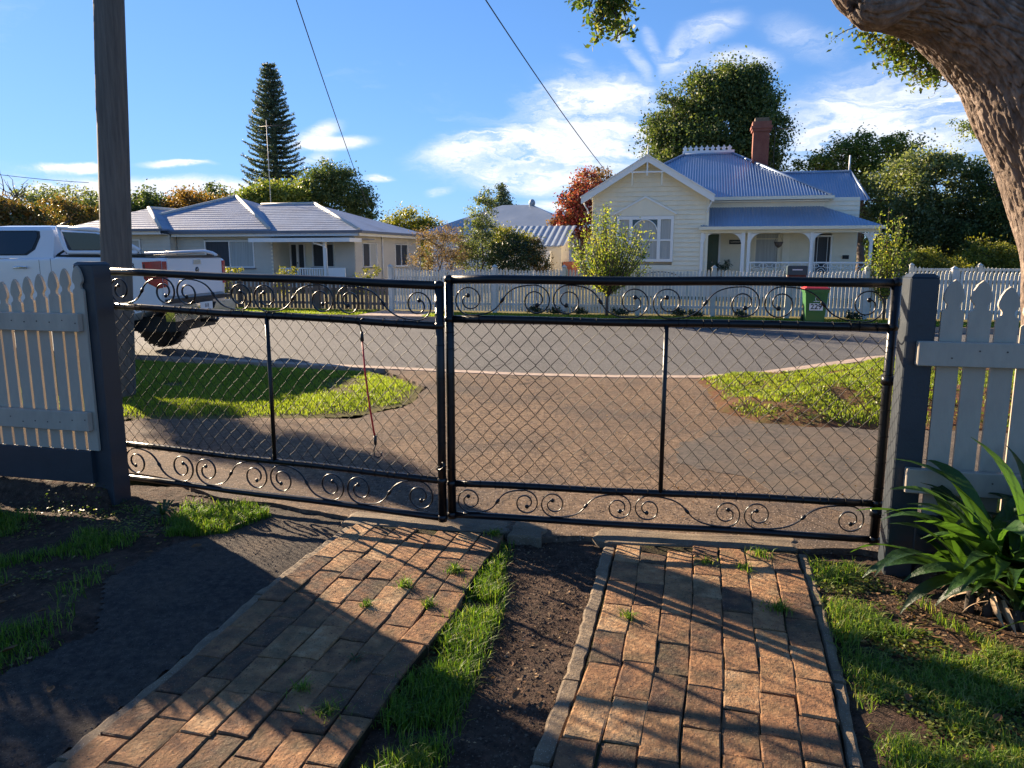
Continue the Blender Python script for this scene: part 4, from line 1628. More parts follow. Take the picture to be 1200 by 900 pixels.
# front window group with pediment
wf = MB()
wf.box(1.70, 1.80, 9.42, 9.5, 1.28, 2.92).box(3.66, 3.76, 9.42, 9.5, 1.28, 2.92).box(1.80, 3.66, 9.42, 9.5, 1.28, 1.38).box(1.80, 3.66, 9.42, 9.5, 2.80, 2.92)
wf.box(2.16, 2.28, 9.42, 9.5, 1.38, 2.80).box(3.18, 3.30, 9.42, 9.5, 1.38, 2.80)
wf.box(1.80, 2.16, 9.435, 9.49, 2.03, 2.09).box(2.28, 3.18, 9.435, 9.49, 2.03, 2.09).box(3.30, 3.66, 9.435, 9.49, 2.03, 2.09)
wfo = HB.part('window', wf, M_WHITE)
for (a, b) in ((1.805, 2.155), (3.305, 3.655)):
    HB.part('pane', MB().box(a, b, 9.475, 9.49, 1.385, 2.795), M_CURTAIN, wfo)
HB.part('pane', MB().box(2.285, 3.175, 9.475, 9.49, 1.385, 2.35).prism([(2.73 + .445 * math.cos(a), 2.35 + .44 * math.sin(a)) for a in np.linspace(0, PI, 17)], 9.475, 9.49), M_CURTAIN, wfo)
arch = [(2.73 + .445 * math.cos(a), 2.35 + .44 * math.sin(a)) for a in np.linspace(0, PI, 17)]
HB.part('arch_moulding', MB().tube([(x, 9.45, z) for x, z in arch], .022, 6), M_WHITE, wfo)
for sg in (-1, 1):
    xo = 2.73 + sg * .445
    HB.part('spandrel', MB().prism([(xo, 2.36)] + [(2.73 + .455 * math.cos(a) * sg, 2.35 + .45 * math.sin(a)) for a in np.linspace(.05, PI / 2, 8)] + [(xo, 2.799)], 9.45, 9.474), M_GLASS, wfo)
ped = MB().prism([(1.64, 2.93), (3.82, 2.93), (3.82, 3.0), (2.73, 3.58), (1.64, 3.0)], 9.44, 9.475)
HB.part('pediment', ped, M_CREAM)
for sg in (-1, 1):
    HB.part('pediment_moulding', MB().prism([(2.73, 3.64), (2.73 + sg * 1.14, 3.02), (2.73 + sg * 1.14, 2.96), (2.73, 3.57)][::sg], 9.40, 9.438), M_WHITE)
HB.part('garden_hoop', MB().tube([(2.6 + .75 - .75 * math.cos(a), 9.2, .62 + .30 * math.sin(a)) for a in np.linspace(0, PI, 14)], .018, 6), M_TWIG)
# verandah
zv0, zv1 = 2.52, 3.30
HB.part('verandah_roof', corr((4.72, 9.35, zv0), (10.72, 9.35, zv0), (8.93, 11.15, zv1), (4.72, 11.15, zv1)), M_ROOFB)
HB.part('verandah_roof', corr((10.72, 9.35, zv0), (10.72, 17, zv0), (8.93, 17, zv1), (8.93, 11.15, zv1)), M_ROOFB)
HB.part('verandah_gutter', MB().box(4.66, 10.82, 9.22, 9.34, zv0 - .11, zv0).box(4.75, 10.7, 9.42, 9.48, zv0 - .22, zv0 - .06), M_CREAM)
HB.part('verandah_ceiling', MB().box(4.95, 10.6, 9.5, 11.15, zv0 - .02, zv0 + .0), M_CREAM)
HB.part('verandah_floor', MB().box(4.95, 10.55, 9.45, 11.16, .42, .52).box(4.95, 10.5, 9.50, 9.54, .0, .42), M_STONE)
for x in (4.78, 6.20, 6.40, 8.50, 10.42):
    w2 = .05 if x != 6.20 else .06
    HB.part('verandah_post', MB().box(x - w2, x + w2, 9.42, 9.52, .52, zv0 - .22).box(x - w2 - .02, x + w2 + .02, 9.41, 9.53, 1.98, 2.03), M_WHITE)
    for sg in (-1, 1):
        if (x == 4.78 and sg < 0) or (x == 6.20 and sg > 0) or (x == 6.40 and sg < 0):
            continue
        pts = [(x + sg * w2, 1.88)] + [(x + sg * (w2 + .36 - .36 * math.cos(a)), 1.88 + .40 * math.sin(a)) for a in np.linspace(.1, PI / 2, 7)] + [(x + sg * w2, 2.28)]
        HB.part('fret_bracket', MB().prism(pts[::sg], 9.46, 9.48), M_WHITE)
HB.part('balustrade_rail', MB().box(6.45, 10.37, 9.44, 9.50, 1.24, 1.29).box(6.45, 10.37, 9.45, 9.49, .60, .63), M_WHITE)
for k in range(9):
    x = 6.5 + k * .43
    if x > 10.3:
        continue
    mb = MB()
    c = (x + .215, .93)
    for (rad, a0, a1, dx, dz) in ((.13, 0, 2 * PI, 0, 0), (.06, 0, 2 * PI, 0, 0), (.09, PI, 2 * PI, 0, .27), (.09, 0, PI, 0, -.28), (.07, 0, 2 * PI, .155, .22), (.07, 0, 2 * PI, -.155, .22), (.07, 0, 2 * PI, .155, -.22), (.07, 0, 2 * PI, -.155, -.22)):
        mb.tube([(c[0] + dx + rad * math.cos(a), 9.47, c[1] + dz + rad * math.sin(a)) for a in np.linspace(a0, a1, 14)], .011, 5)
    mb.box(x - .012, x + .012, 9.455, 9.485, .63, 1.24)
    HB.part('lace_panel', mb, M_WHITE)
# green door
d_ = HB.part('front_door', MB().box(4.96, 5.42, 11.19, 11.24, .52, 2.30), M_GREEN)
for (a, b) in ((5.02, 5.17), (5.22, 5.37)):
    for (z0, z1) in ((.66, 1.16), (1.30, 2.18)):
        HB.part('door_panel', MB().box(a, b, 11.172, 11.188, z0, z1), M_GREEN, d_)
HB.part('door_knob', MB().ball((5.19, 11.15, 1.25), .03), M_CHROME, d_)
HB.part('door_frame', MB().box(5.42, 5.49, 11.14, 11.24, .52, 2.36).box(4.93, 5.42, 11.14, 11.24, 2.302, 2.36), M_WHITE)
window(HB, 6.78, 7.56, 1.05, 2.34, 11.2, M_CREAM, 1, [M_CURTAIN], transom=2.12, fw=.05)
for _a in (7.72, 6.35):
    HB.part('wall_pilaster', MB().box(_a, _a + .26, 11.10, 11.17, .52, 2.5), M_CREAM)
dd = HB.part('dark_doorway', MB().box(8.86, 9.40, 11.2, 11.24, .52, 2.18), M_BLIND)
HB.part('door_frame', MB().box(8.80, 8.86, 11.13, 11.24, .52, 2.24).box(9.40, 9.46, 11.13, 11.24, .52, 2.24).box(8.86, 9.40, 11.13, 11.24, 2.182, 2.24).box(8.95, 8.965, 11.17, 11.19, .52, 2.18).box(9.295, 9.31, 11.17, 11.19, .52, 2.18), M_WHITE)
sg_ = thing('house_sign', 'small dark name plate on the verandah wall right of the green door', 'sign', W(6.02, 11.14), -TH)
MB().box(-.22, .22, -.02, .0, 1.93, 2.09).build('plate', M_TEXTB, sg_)
text_mesh('LORRINA', .085, M_CREAM, sg_, 'lettering', (0, -.022, 2.01), (PI / 2, 0, 0), sx=.95)
pq = MB().box(-.11, .11, -.02, 0, 1.38, 1.52).build('wall_plaque', M_TEXTB, None, W(9.95, 11.16), (0, 0, -TH))
tag(pq, 'small black plaque on the verandah wall right of the dark doorway', 'plaque')
# rear wing
HB.part('corrugated_roof', corr((7.0, 14.9, 3.72), (11.35, 14.9, 3.72), (10.95, 17, 5.06), (7.0, 17, 5.06)), M_ROOFB)
HB.part('corrugated_roof', corr((11.35, 19.1, 3.72), (7.0, 19.1, 3.72), (7.0, 17, 5.06), (10.95, 17, 5.06)), M_ROOFB)
HB.part('ridge_capping', MB().tube([(7.0, 17, 5.08), (10.98, 17, 5.08)], .06, 8).tube([(10.95, 17, 5.08), (11.37, 14.9, 3.74)], .05, 8), M_ROOFB)
HB.part('rear_wall', MB().box(9.1, 11.1, 15.2, 18.8, 0, 3.68).prism([(15.2, 3.68), (18.8, 3.68), (17, 4.9)], 10.9, 11.0, 'x'), M_STONE)
HB.part('downpipe', MB().tube([(10.5, 15.0, 3.68), (10.5, 15.1, 3.0), (10.5, 15.1, 0)], .05, 8), M_WHITE)
HB.part('vent_pipe', MB().tube([(10.9, 17, 4.9), (10.9, 17, 5.75)], .035, 8), M_WHITE)
# chimney
ch = HB.part('chimney', MB().box(6.66, 7.28, 13.9, 14.45, 4.2, 6.42).box(6.60, 7.34, 13.84, 14.51, 6.42, 6.52).box(6.56, 7.38, 13.80, 14.55, 6.522, 6.62).box(6.61, 7.33, 13.85, 14.50, 6.622, 6.80), M_REDBRICK)
HB.part('chimney_cap', MB().box(6.70, 7.24, 13.93, 14.42, 6.802, 6.95), M_KERBC, ch)
HB.part('flashing', MB().box(6.62, 7.32, 13.86, 14.49, 4.2, 5.0), M_ROOFG, ch)
# brick courses on the chimney: proud headers, real edges
mb = MB()
rr = random.Random(2)
z = 5.02
row = 0
while z < 6.40:
    x = 6.655 - (.11 if row % 2 else 0)
    while x < 7.28:
        x0, x1 = max(x, 6.655), min(x + .212, 7.285)
        if x1 - x0 > .04:
            d = rr.uniform(.006, .016)
            mb.box(x0, x1 - .01, 13.9 - d, 13.899, z, z + .066)
        x += .222
    z += .078
    row += 1
HB.part('brick_course', mb, M_REDBRICK, ch, kind='stuff')
an = thing('tv_antenna', 'thin television antenna beside the brick chimney', 'antenna', W(7.5, 14.1), -TH)
MB().tube([(0, 0, 4.8), (0, 0, 6.6)], .016, 6).build('mast', M_TWIG, an)
mb = MB().tube([(-.1, 0, 6.55), (.75, 0, 6.5)], .012, 6)
for k in range(7):
    mb.tube([(k * .11, -.25, 6.54 - k * .006), (k * .11, .25, 6.54 - k * .006)], .007, 4)
mb.build('antenna_element', M_TWIG, an)
# hanging basket, pot plant, letterbox
bk = thing('hanging_basket', 'small hanging basket under the verandah roof before the curtained window', 'basket', W(7.45, 9.9), -TH)
MB().lathe([(.02, 1.78), (.10, 1.84), (.16, 1.98), (.155, 1.99), (.02, 1.97)], 14).build('bowl', M_TWIG, bk)
MB().tube([(-.15, 0, 1.98), (0, 0, 2.3), (.15, 0, 1.98)], .006, 5).tube([(0, 0, 2.3), (0, 0, 2.5)], .006, 5).build('chain', M_PLASTIC, bk)

# ---- the low grey house at left
HA = House('low_house', 'low grey weatherboard house with hipped blue-grey roof and small front porch', -16, 12)
def hipplanes(s0, s1, n0, n1, ze, r0, r1, rn0, rn1, zr, mat):
    """one solid thin hipped roof; ridge from (r0, rn0) to (r1, rn1)"""
    V = [(s0, n0, ze), (s1, n0, ze), (s1, n1, ze), (s0, n1, ze), (r0, rn0, zr), (r1, rn1, zr)]
    if abs(rn0 - rn1) < .01:
        F = [(0, 1, 5, 4), (1, 2, 5), (2, 3, 4, 5), (3, 0, 4)]
    else:
        F = [(0, 1, 4), (1, 2, 5, 4), (2, 3, 5), (3, 0, 4, 5)]
    b = [(x, y, z - .08) for x, y, z in V[:4]]
    mb = MB()
    mb.add(V + b, F + [(0, 6, 7, 1), (1, 7, 8, 2), (2, 8, 9, 3), (3, 9, 6, 0), (6, 9, 8, 7)])
    return mb
HA.part('roof', hipplanes(-22.9, -13.85, 11.5, 20.5, 2.66, -18.35, -18.33, 16, 16, 4.45, M_ROOFA), M_ROOFA)
HA.part('roof', hipplanes(-24.4, -18.95, 10.9, 18.5, 2.70, -21.65, -21.65, 13.6, 16.2, 3.78, M_ROOFA), M_ROOFA)
HA.part('roof', hipplanes(-19.5, -9.55, 11.52, 20.6, 2.58, -17, -14.0, 16.1, 16.1, 4.02, M_ROOFA), M_ROOFA)
# tile courses: thin raised lines running along every front slope
mb = MB()
def courses(a, b, c, d, nrow):
    a, b, c, d = map(Vector, (a, b, c, d))
    for i in range(1, nrow):
        f = i / nrow
        p, q = a.lerp(d, f), b.lerp(c, f)
        if (q - p).length < .2:
            continue
        mb.add([p + Vector((0, -.01, .004)), q + Vector((0, -.01, .004)), q + Vector((0, 0, .014)), p + Vector((0, 0, .014)), q + Vector((0, .10, .035)), p + Vector((0, .10, .035))], [(0, 1, 2, 3), (3, 2, 4, 5)])
courses((-22.9, 11.5, 2.66), (-13.85, 11.5, 2.66), (-18.33, 16, 4.45), (-18.35, 16, 4.45), 16)
courses((-24.4, 10.9, 2.70), (-18.95, 10.9, 2.70), (-21.65, 13.6, 3.78), (-21.65, 13.6, 3.78), 10)
courses((-19.5, 11.52, 2.58), (-9.55, 11.52, 2.58), (-14.0, 16.1, 4.02), (-17, 16.1, 4.02), 15)
HA.part('tile_course', mb, M_ROOFA, kind='stuff')
for (p, q) in (((-13.85, 11.5, 2.66), (-18.33, 16, 4.45)), ((-18.95, 10.9, 2.70), (-21.65, 13.6, 3.78)), ((-9.55, 11.52, 2.58), (-14.0, 16.1, 4.02)), ((-22.9, 11.5, 2.66), (-18.35, 16, 4.45)),
               ((-14.0, 16.1, 4.02), (-17, 16.1, 4.02)), ((-21.65, 13.6, 3.78), (-21.65, 16.2, 3.78))):
    HA.part('ridge_cap', MB().tube([Vector(p) + Vector((0, 0, .03)), Vector(q) + Vector((0, 0, .03))], .075, 8), M_CAP)
HA.part('gutter', MB().box(-18.9, -9.45, 11.40, 11.50, 2.46, 2.58).box(-24.5, -18.85, 10.78, 10.89, 2.58, 2.69).box(-9.54, -9.42, 11.5, 20.6, 2.46, 2.57), M_GUTTER)
HA.part('fascia', MB().box(-18.9, -9.6, 11.53, 11.56, 2.34, 2.47).box(-24.4, -19.0, 10.92, 10.95, 2.44, 2.60).box(-9.60, -9.57, 11.6, 20.5, 2.34, 2.47), M_WHITE)
HA.part('eave_lining', MB().box(-18.9, -9.65, 11.57, 12.1, 2.36, 2.38).box(-24.3, -19.0, 10.96, 11.6, 2.45, 2.47), M_WHITE)
HA.part('weatherboards', lap_wall(-18.95, -14.0, 12, .1, 2.4, holes=[(-17.5, -15.0, .95, 2.15)]), M_STONE, kind='stuff')
HA.part('weatherboards', lap_wall(-24, -18.95, 11.5, .1, 2.45, holes=[(-21.7, -20.5, 1.25, 2.2)]), M_STONE, kind='stuff')
HA.part('weatherboards', lap_wall(-10.95, -10.0, 12.0, .1, 2.36), M_STONE, kind='stuff')
HA.part('weatherboards', lap_wall(12.0, 20.2, -10.0, .1, 2.4, axis='n', face=1, holes=[(12.75, 14.35, .98, 2.05), (16.6, 18.2, .98, 2.05)]), M_STONE, kind='stuff')
HA.part('weatherboards', lap_wall(-14.0, -10.95, 13.5, .1, 2.36, holes=[(-14.0, -13.2, .3, 2.06), (-12.85, -11.2, .95, 2.06)]), M_CREAM, kind='stuff')
HA.part('inner_wall', MB().box(-23.9, -14.1, 12.1, 20, 0, 2.45).box(-14.05, -10.15, 13.6, 20, 0, 2.45).box(-24, -19.0, 11.6, 12.2, 0, 2.4), M_STONE)
HA.part('porch_side_wall', MB().box(-14.1, -14.0, 11.98, 13.5, .0, 2.35), M_CREAM)
HA.part('porch_side_wall', MB().box(-11.0, -10.1, 12.02, 13.5, .1, 2.35), M_CREAM)
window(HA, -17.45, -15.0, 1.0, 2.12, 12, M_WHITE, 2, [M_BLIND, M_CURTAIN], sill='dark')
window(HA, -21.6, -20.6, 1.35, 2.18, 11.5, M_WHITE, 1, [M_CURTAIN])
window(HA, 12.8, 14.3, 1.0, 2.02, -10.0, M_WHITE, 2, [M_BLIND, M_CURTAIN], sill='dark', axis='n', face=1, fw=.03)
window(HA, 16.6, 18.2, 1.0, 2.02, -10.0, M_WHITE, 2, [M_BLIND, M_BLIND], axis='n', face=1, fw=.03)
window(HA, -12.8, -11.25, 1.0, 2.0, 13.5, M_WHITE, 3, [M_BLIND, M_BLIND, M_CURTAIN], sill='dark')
fd = HA.part('front_door', MB().box(-14.0, -13.93, 13.42, 13.54, .3, 2.06).box(-13.27, -13.2, 13.42, 13.54, .3, 2.06).box(-13.93, -13.27, 13.42, 13.54, 2.0, 2.06).box(-13.66, -13.54, 13.43, 13.54, .3, 2.0), M_WHITE)
for (a, b) in ((-13.92, -13.67), (-13.53, -13.28)):
    HA.part('door_leaf', MB().box(a, b, 13.47, 13.52, .32, 1.99), M_BLIND, fd)
HA.part('door_handle', MB().ball((-13.6, 13.40, 1.15), .03), M_PLASTIC, fd)
HA.part('porch_roof', MB().box(-14.35, -9.7, 10.75, 13.5, 2.20, 2.24), M_ROOFA)
HA.part('porch_fascia', MB().box(-14.4, -9.6, 10.70, 10.745, 2.07, 2.24).box(-9.695, -9.65, 10.75, 12, 2.07, 2.24), M_WHITE)
HA.part('porch_post', MB().box(-10.98, -10.86, 10.95, 11.07, .3, 2.2), M_WHITE)
HA.part('downpipe', MB().tube([(-11.35, 10.72, 2.15), (-11.35, 10.85, 2.02), (-10.98, 10.9, 1.92), (-10.82, 10.95, 1.8), (-10.82, 10.95, .3)], .035, 6).tube([(-9.93, 14.9, 2.4), (-9.93, 14.9, .2)], .035, 6), M_WHITE)
HA.part('porch_floor', MB().box(-14.3, -10.0, 10.85, 13.5, .1, .30), M_STONE)
HA.part('porch_rail', MB().box(-13.1, -11.02, 10.97, 11.03, .92, .97).box(-10.82, -10.0, 10.97, 11.03, .30, .98), M_WHITE)
for k in range(18):
    x = -13.05 + k * .115
    HA.part('baluster', MB().box(x - .025, x + .025, 10.985, 11.015, .32, .92), M_WHITE)
an = thing('tv_antenna', 'tall thin television antenna above the low grey house', 'antenna', W(-17.0, 17), -TH)
MB().tube([(0, 0, 3.6), (0, 0, 8.3)], .02, 6).build('mast', M_CAP, an)
mb = MB().tube([(-.4, 0, 8.0), (1.6, 0, 8.05)], .014, 6)
for k in range(8):
    mb.tube([(k * .2, -.3, 8.02), (k * .2, .3, 8.02)], .009, 4)
mb.build('antenna_element', M_PLASTIC, an)

# ---- the house and shed between them
HC = House('far_house', 'pale far house with grey hipped roof between the shrubs', -6.7, 26)
HC.part('wall', MB().box(-11.5, -2.2, 26.5, 34, 0, 2.9), M_WHITE)
HC.part('roof', hipplanes(-12.2, -1.6, 25.9, 34.5, 2.86, -7.9, -5.9, 30.2, 30.2, 4.75, M_ROOFG), M_ROOFG)
HC.part('finial', MB().ball((-5.9, 30.2, 4.85), .22, sc=(1, 1, 1.2)), M_ROOFG)
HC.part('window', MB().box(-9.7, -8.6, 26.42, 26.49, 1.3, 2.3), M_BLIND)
HC.part('gutter', MB().box(-12.25, -1.55, 25.78, 25.89, 2.74, 2.86), M_WHITE)
SH = House('garden_shed', 'grey shed with ribbed metal roof left of the red tree', -2.6, 16)
sr = MB()
SH.part('shed_roof', corr((-4.6, 15.9, 1.95), (-1.35, 15.9, 1.95), (-1.15, 18.6, 2.95), (-4.6, 18.6, 2.95), pitch=.30, amp=.018, samples=6), M_ROOFG)
SH.part('shed_wall', MB().box(-4.5, -1.5, 16.1, 18.4, 0, 1.9).prism([(16.1, 1.9), (18.4, 1.9), (18.4, 2.8)], -1.58, -1.5, 'x'), M_STONE)
SH.part('shed_window', MB().box(-2.35, -2.1, 16.04, 16.095, 1.15, 1.45), M_BLIND)
SH.part('lean_to', MB().prism([(-2.75, 0), (-1.95, 0), (-1.95, 1.72), (-2.75, 1.45)], 15.6, 16.0), M_WHITE)
SH.part('shed_gable', MB().box(-1.45, -1.0, 16.3, 18.6, 0, 1.2), M_REDBRICK)

# ------------------------------------------------------------------ street fences
def far_fence(s0, s1, n, pitch, w, h0, amp, posts, mat, pmat_, label, zb, z0, group_post=None, point=True, ph=.08, name='picket_fence'):
    p = W(s0, n)
    t = thing(name, label, 'fence', (p.x, p.y, 0), -TH)
    cache = {}
    k = 0
    x = 0
    rr = random.Random(int(s0 * 10))
    while x < s1 - s0:
        s = s0 + x
        # swoop between posts
        lo = max([q for q in posts if q <= s + .001] or [s0])
        hi = min([q for q in posts if q > s + .001] or [s1])
        f = (s - lo) / max(.01, hi - lo)
        h = h0 + amp * (1 - 4 * f * (1 - f)) + (0 if amp else rr.uniform(-.02, .02))
        key = round(h, 2)
        if key not in cache:
            mb = MB()
            if point:
                mb.prism([(-w / 2, 0), (w / 2, 0), (w / 2, key - z0 - .075), (w * .3, key - z0 - .065), (w * .45, key - z0 - .04), (0, key - z0), (-w * .45, key - z0 - .04), (-w * .3, key - z0 - .065), (-w / 2, key - z0 - .075)], -.01, .01)
            else:
                mb.prism([(-w / 2, 0), (w / 2, 0), (w / 2, key - z0 - .01), (w * .3, key - z0), (-w * .3, key - z0), (-w / 2, key - z0 - .01)], -.01, .01)
            cache[key] = mb.mesh('picket', mat)
        o = link_mesh('picket', cache[key], t, (x, 0, z0), (0, R(rr.uniform(-.8, .8) if not amp else rr.uniform(-.2, .2)), 0))
        x += pitch
    for z in zb:
        MB().box(0, s1 - s0, .012, .05, z, z + .07).build('rail', mat, t)
    for q in posts:
        o = MB()
        o.bbox(-.055, .055, .0, .11, 0, h0 + ph, .006)
        o.add([(-.07, -.015, h0 + ph + .002), (.07, -.015, h0 + ph + .002), (.07, .125, h0 + ph + .002), (-.07, .125, h0 + ph + .002), (0, .055, h0 + ph + .07)], [(0, 1, 4), (1, 2, 4), (2, 3, 4), (3, 0, 4), (0, 3, 2, 1)])
        o.build('post', pmat_, t, (q - s0, -.045, 0))
    return t


far_fence(-3.33, 13.6, 0, .082, .058, 1.15, .055, [-3.33, -.46, 1.35, 3.2, 5.0, 6.7, 8.4, 10.2, 12.0, 13.6], M_FARPICKET, M_FARPICKET,
          'long white picket fence with swooping top in front of the cream house', (.25, .92), .10)
far_fence(-20.0, -3.45, .05, .118, .075, .80, 0, [-19.9, -17.5, -15.1, -12.7, -10.3, -7.9, -5.5], M_WEATHER, M_WEATHER,
          'low weathered brown paling fence in front of the grey house', (.20, .58), .08, point=False, ph=-.05)
far_fence(10.4, 16.5, 4.2, .10, .06, 1.17, .08, [10.4, 12.1, 13.6, 15.2], M_FARPICKET, M_FARPICKET,
          'second white picket fence seen beyond the hedge at right', (.5, 1.1), .1)
lb = thing('letterbox', 'dark teal letterbox with white slot on top of the white fence', 'letterbox', W(6.85, -.1), -TH)
MB().prism([(-.22, 1.08), (.22, 1.08), (.22, 1.27), (.20, 1.29), (-.20, 1.29), (-.22, 1.27)], -.14, .14).build('box', M_TEAL, lb)
MB().box(-.11, .11, -.150, -.142, 1.185, 1.21).build('slot', M_TEXTW, lb)
MB().box(-.20, .20, -.12, .10, .94, 1.08).build('box_base', M_REDBRICK, lb)
# wheelie bin
wb = thing('wheelie_bin', 'green wheelie bin with red lid and house number 229 at the far kerb', 'bin', W(7.13, -1.15), -TH)
wb.scale = (.87, .87, .87)
mb = MB()
def taper(z0, z1, w0, w1, d0, d1, m, yo=0):
    m.add([(-w0, -d0 + yo, z0), (w0, -d0 + yo, z0), (w0, d0 + yo, z0), (-w0, d0 + yo, z0), (-w1, -d1 + yo, z1), (w1, -d1 + yo, z1), (w1, d1 + yo, z1), (-w1, d1 + yo, z1)],
          [(0, 1, 5, 4), (1, 2, 6, 5), (2, 3, 7, 6), (3, 0, 4, 7), (0, 3, 2, 1), (4, 5, 6, 7)])
    return m
taper(.10, .90, .215, .27, .22, .31, mb)
taper(.84, .92, .285, .290, .325, .33, mb)
mb.build('bin_body', M_BINGREEN, wb)
lid = MB()
taper(.925, .955, .30, .295, .345, .34, lid)
taper(.956, 1.0, .27, .22, .31, .22, lid)
lid.build('lid', M_BINRED, wb)
for sx in (-1, 1):
    MB().lathe([(.10, -.025), (.10, .025)], 14, (sx * .24, .24, .16), 'x').build('wheel', M_RUBBER, wb)
MB().tube([(-.22, .36, .93), (.22, .36, .93)], .018, 8).build('handle', M_BINGREEN, wb)
fr = math.atan2(.09, .8)
MB().box(-.16, .16, -.2795, -.2735, .40, .575).build('number_plate', M_TEXTW, wb, (0, -.012, .0), (0, 0, 0))
text_mesh('229', .185, M_TEXTB, wb, 'number', (0, -.294, .488), (PI / 2, 0, 0), sx=.98, bold=.003)
MB().tube([(.03 * math.cos(a), -.300, .70 + .045 * math.sin(a) - a * .004) for a in np.linspace(.6, 5.2, 14)], .006, 5).box(-.07, .07, -.298, -.28, .615, .628).build('crest', M_TEXTW, wb)

# ------------------------------------------------------------------ the white ute
UT = R(5.9)
ub = Vector((-5.14, 10.8, 0)) + Vector((math.sin(UT), math.cos(UT), 0)) * .96
ute = thing('utility_truck', 'white dual-cab ute with chrome bumper parked beyond the power pole', 'ute', ub, -UT)
WY = .93
def arc_pts(cx, r, a0, a1, n=12):
    return [(cx + r * math.cos(a), .45 + r * math.sin(a)) for a in np.linspace(a0, a1, n)]
RW, FW = -1.0, -4.22
prof = [(.08, .80), (.10, 1.10), (.10, 1.47), (.04, 1.50), (-1.54, 1.515), (-1.56, 1.50), (-1.62, 1.50), (-3.65, 1.46), (-3.75, 1.38), (-4.95, 1.25), (-5.15, 1.10), (-5.22, .75), (-5.05, .55)]
prof += arc_pts(FW, .52, PI - .1, .1)[0:] if False else []
prof += [(FW - .52, .55)] + arc_pts(FW, .52, PI - .2, .2) + [(FW + .52, .55), (RW - .56, .60)] + arc_pts(RW, .54, PI - .25, .25) + [(RW + .56, .68)]
bm = bmesh.new()
mbx = MB().prism(prof, -WY, WY)
me = mbx.mesh('body', M_CARPAINT)
bm.from_mesh(me)
ed = [e for e in bm.edges if abs(e.verts[0].co.y - e.verts[1].co.y) < 1e-6 and (e.verts[0].co.z > .9 or e.verts[1].co.z > .9) and len(e.link_faces) == 2 and any(abs(f.normal.y) > .9 for f in e.link_faces)]
bmesh.ops.bevel(bm, geom=ed, offset=.05, segments=4, profile=.6, affect='EDGES')
bm.to_mesh(me)
bm.free()
for p in me.polygons:
    p.use_smooth = abs(p.normal.y) < .97
link_mesh('body', me, ute)
# cab
mb = MB()
cab = []
zs = [(1.49, .890, -3.80, -1.60), (1.62, .850, -3.52, -1.605), (1.80, .7946, -3.12, -1.62), (1.90, .7638, -2.95, -1.65), (1.955, .69, -2.80, -1.73), (1.975, .52, -2.65, -1.88)]
for (z, hy, xf, xr) in zs:
    cab += [(xf + .12, -hy, z), (xf, -hy * .8, z), (xf, hy * .8, z), (xf + .12, hy, z), (xr, hy, z), (xr, -hy, z)]
fs = []
for i in range(len(zs) - 1):
    for j in range(6):
        a, b = i * 6 + j, i * 6 + (j + 1) % 6
        fs.append((a, b, b + 6, a + 6))
fs += [tuple((len(zs) - 1) * 6 + j for j in range(6))]
mb.add(cab, fs, False)
mb.build('cab', M_CARPAINT, ute)
def side_y(z):
    for (a, b) in zip(zs[:-1], zs[1:]):
        if a[0] <= z <= b[0]:
            f = (z - a[0]) / (b[0] - a[0])
            return a[1] + (b[1] - a[1]) * f
    return zs[-1][1]
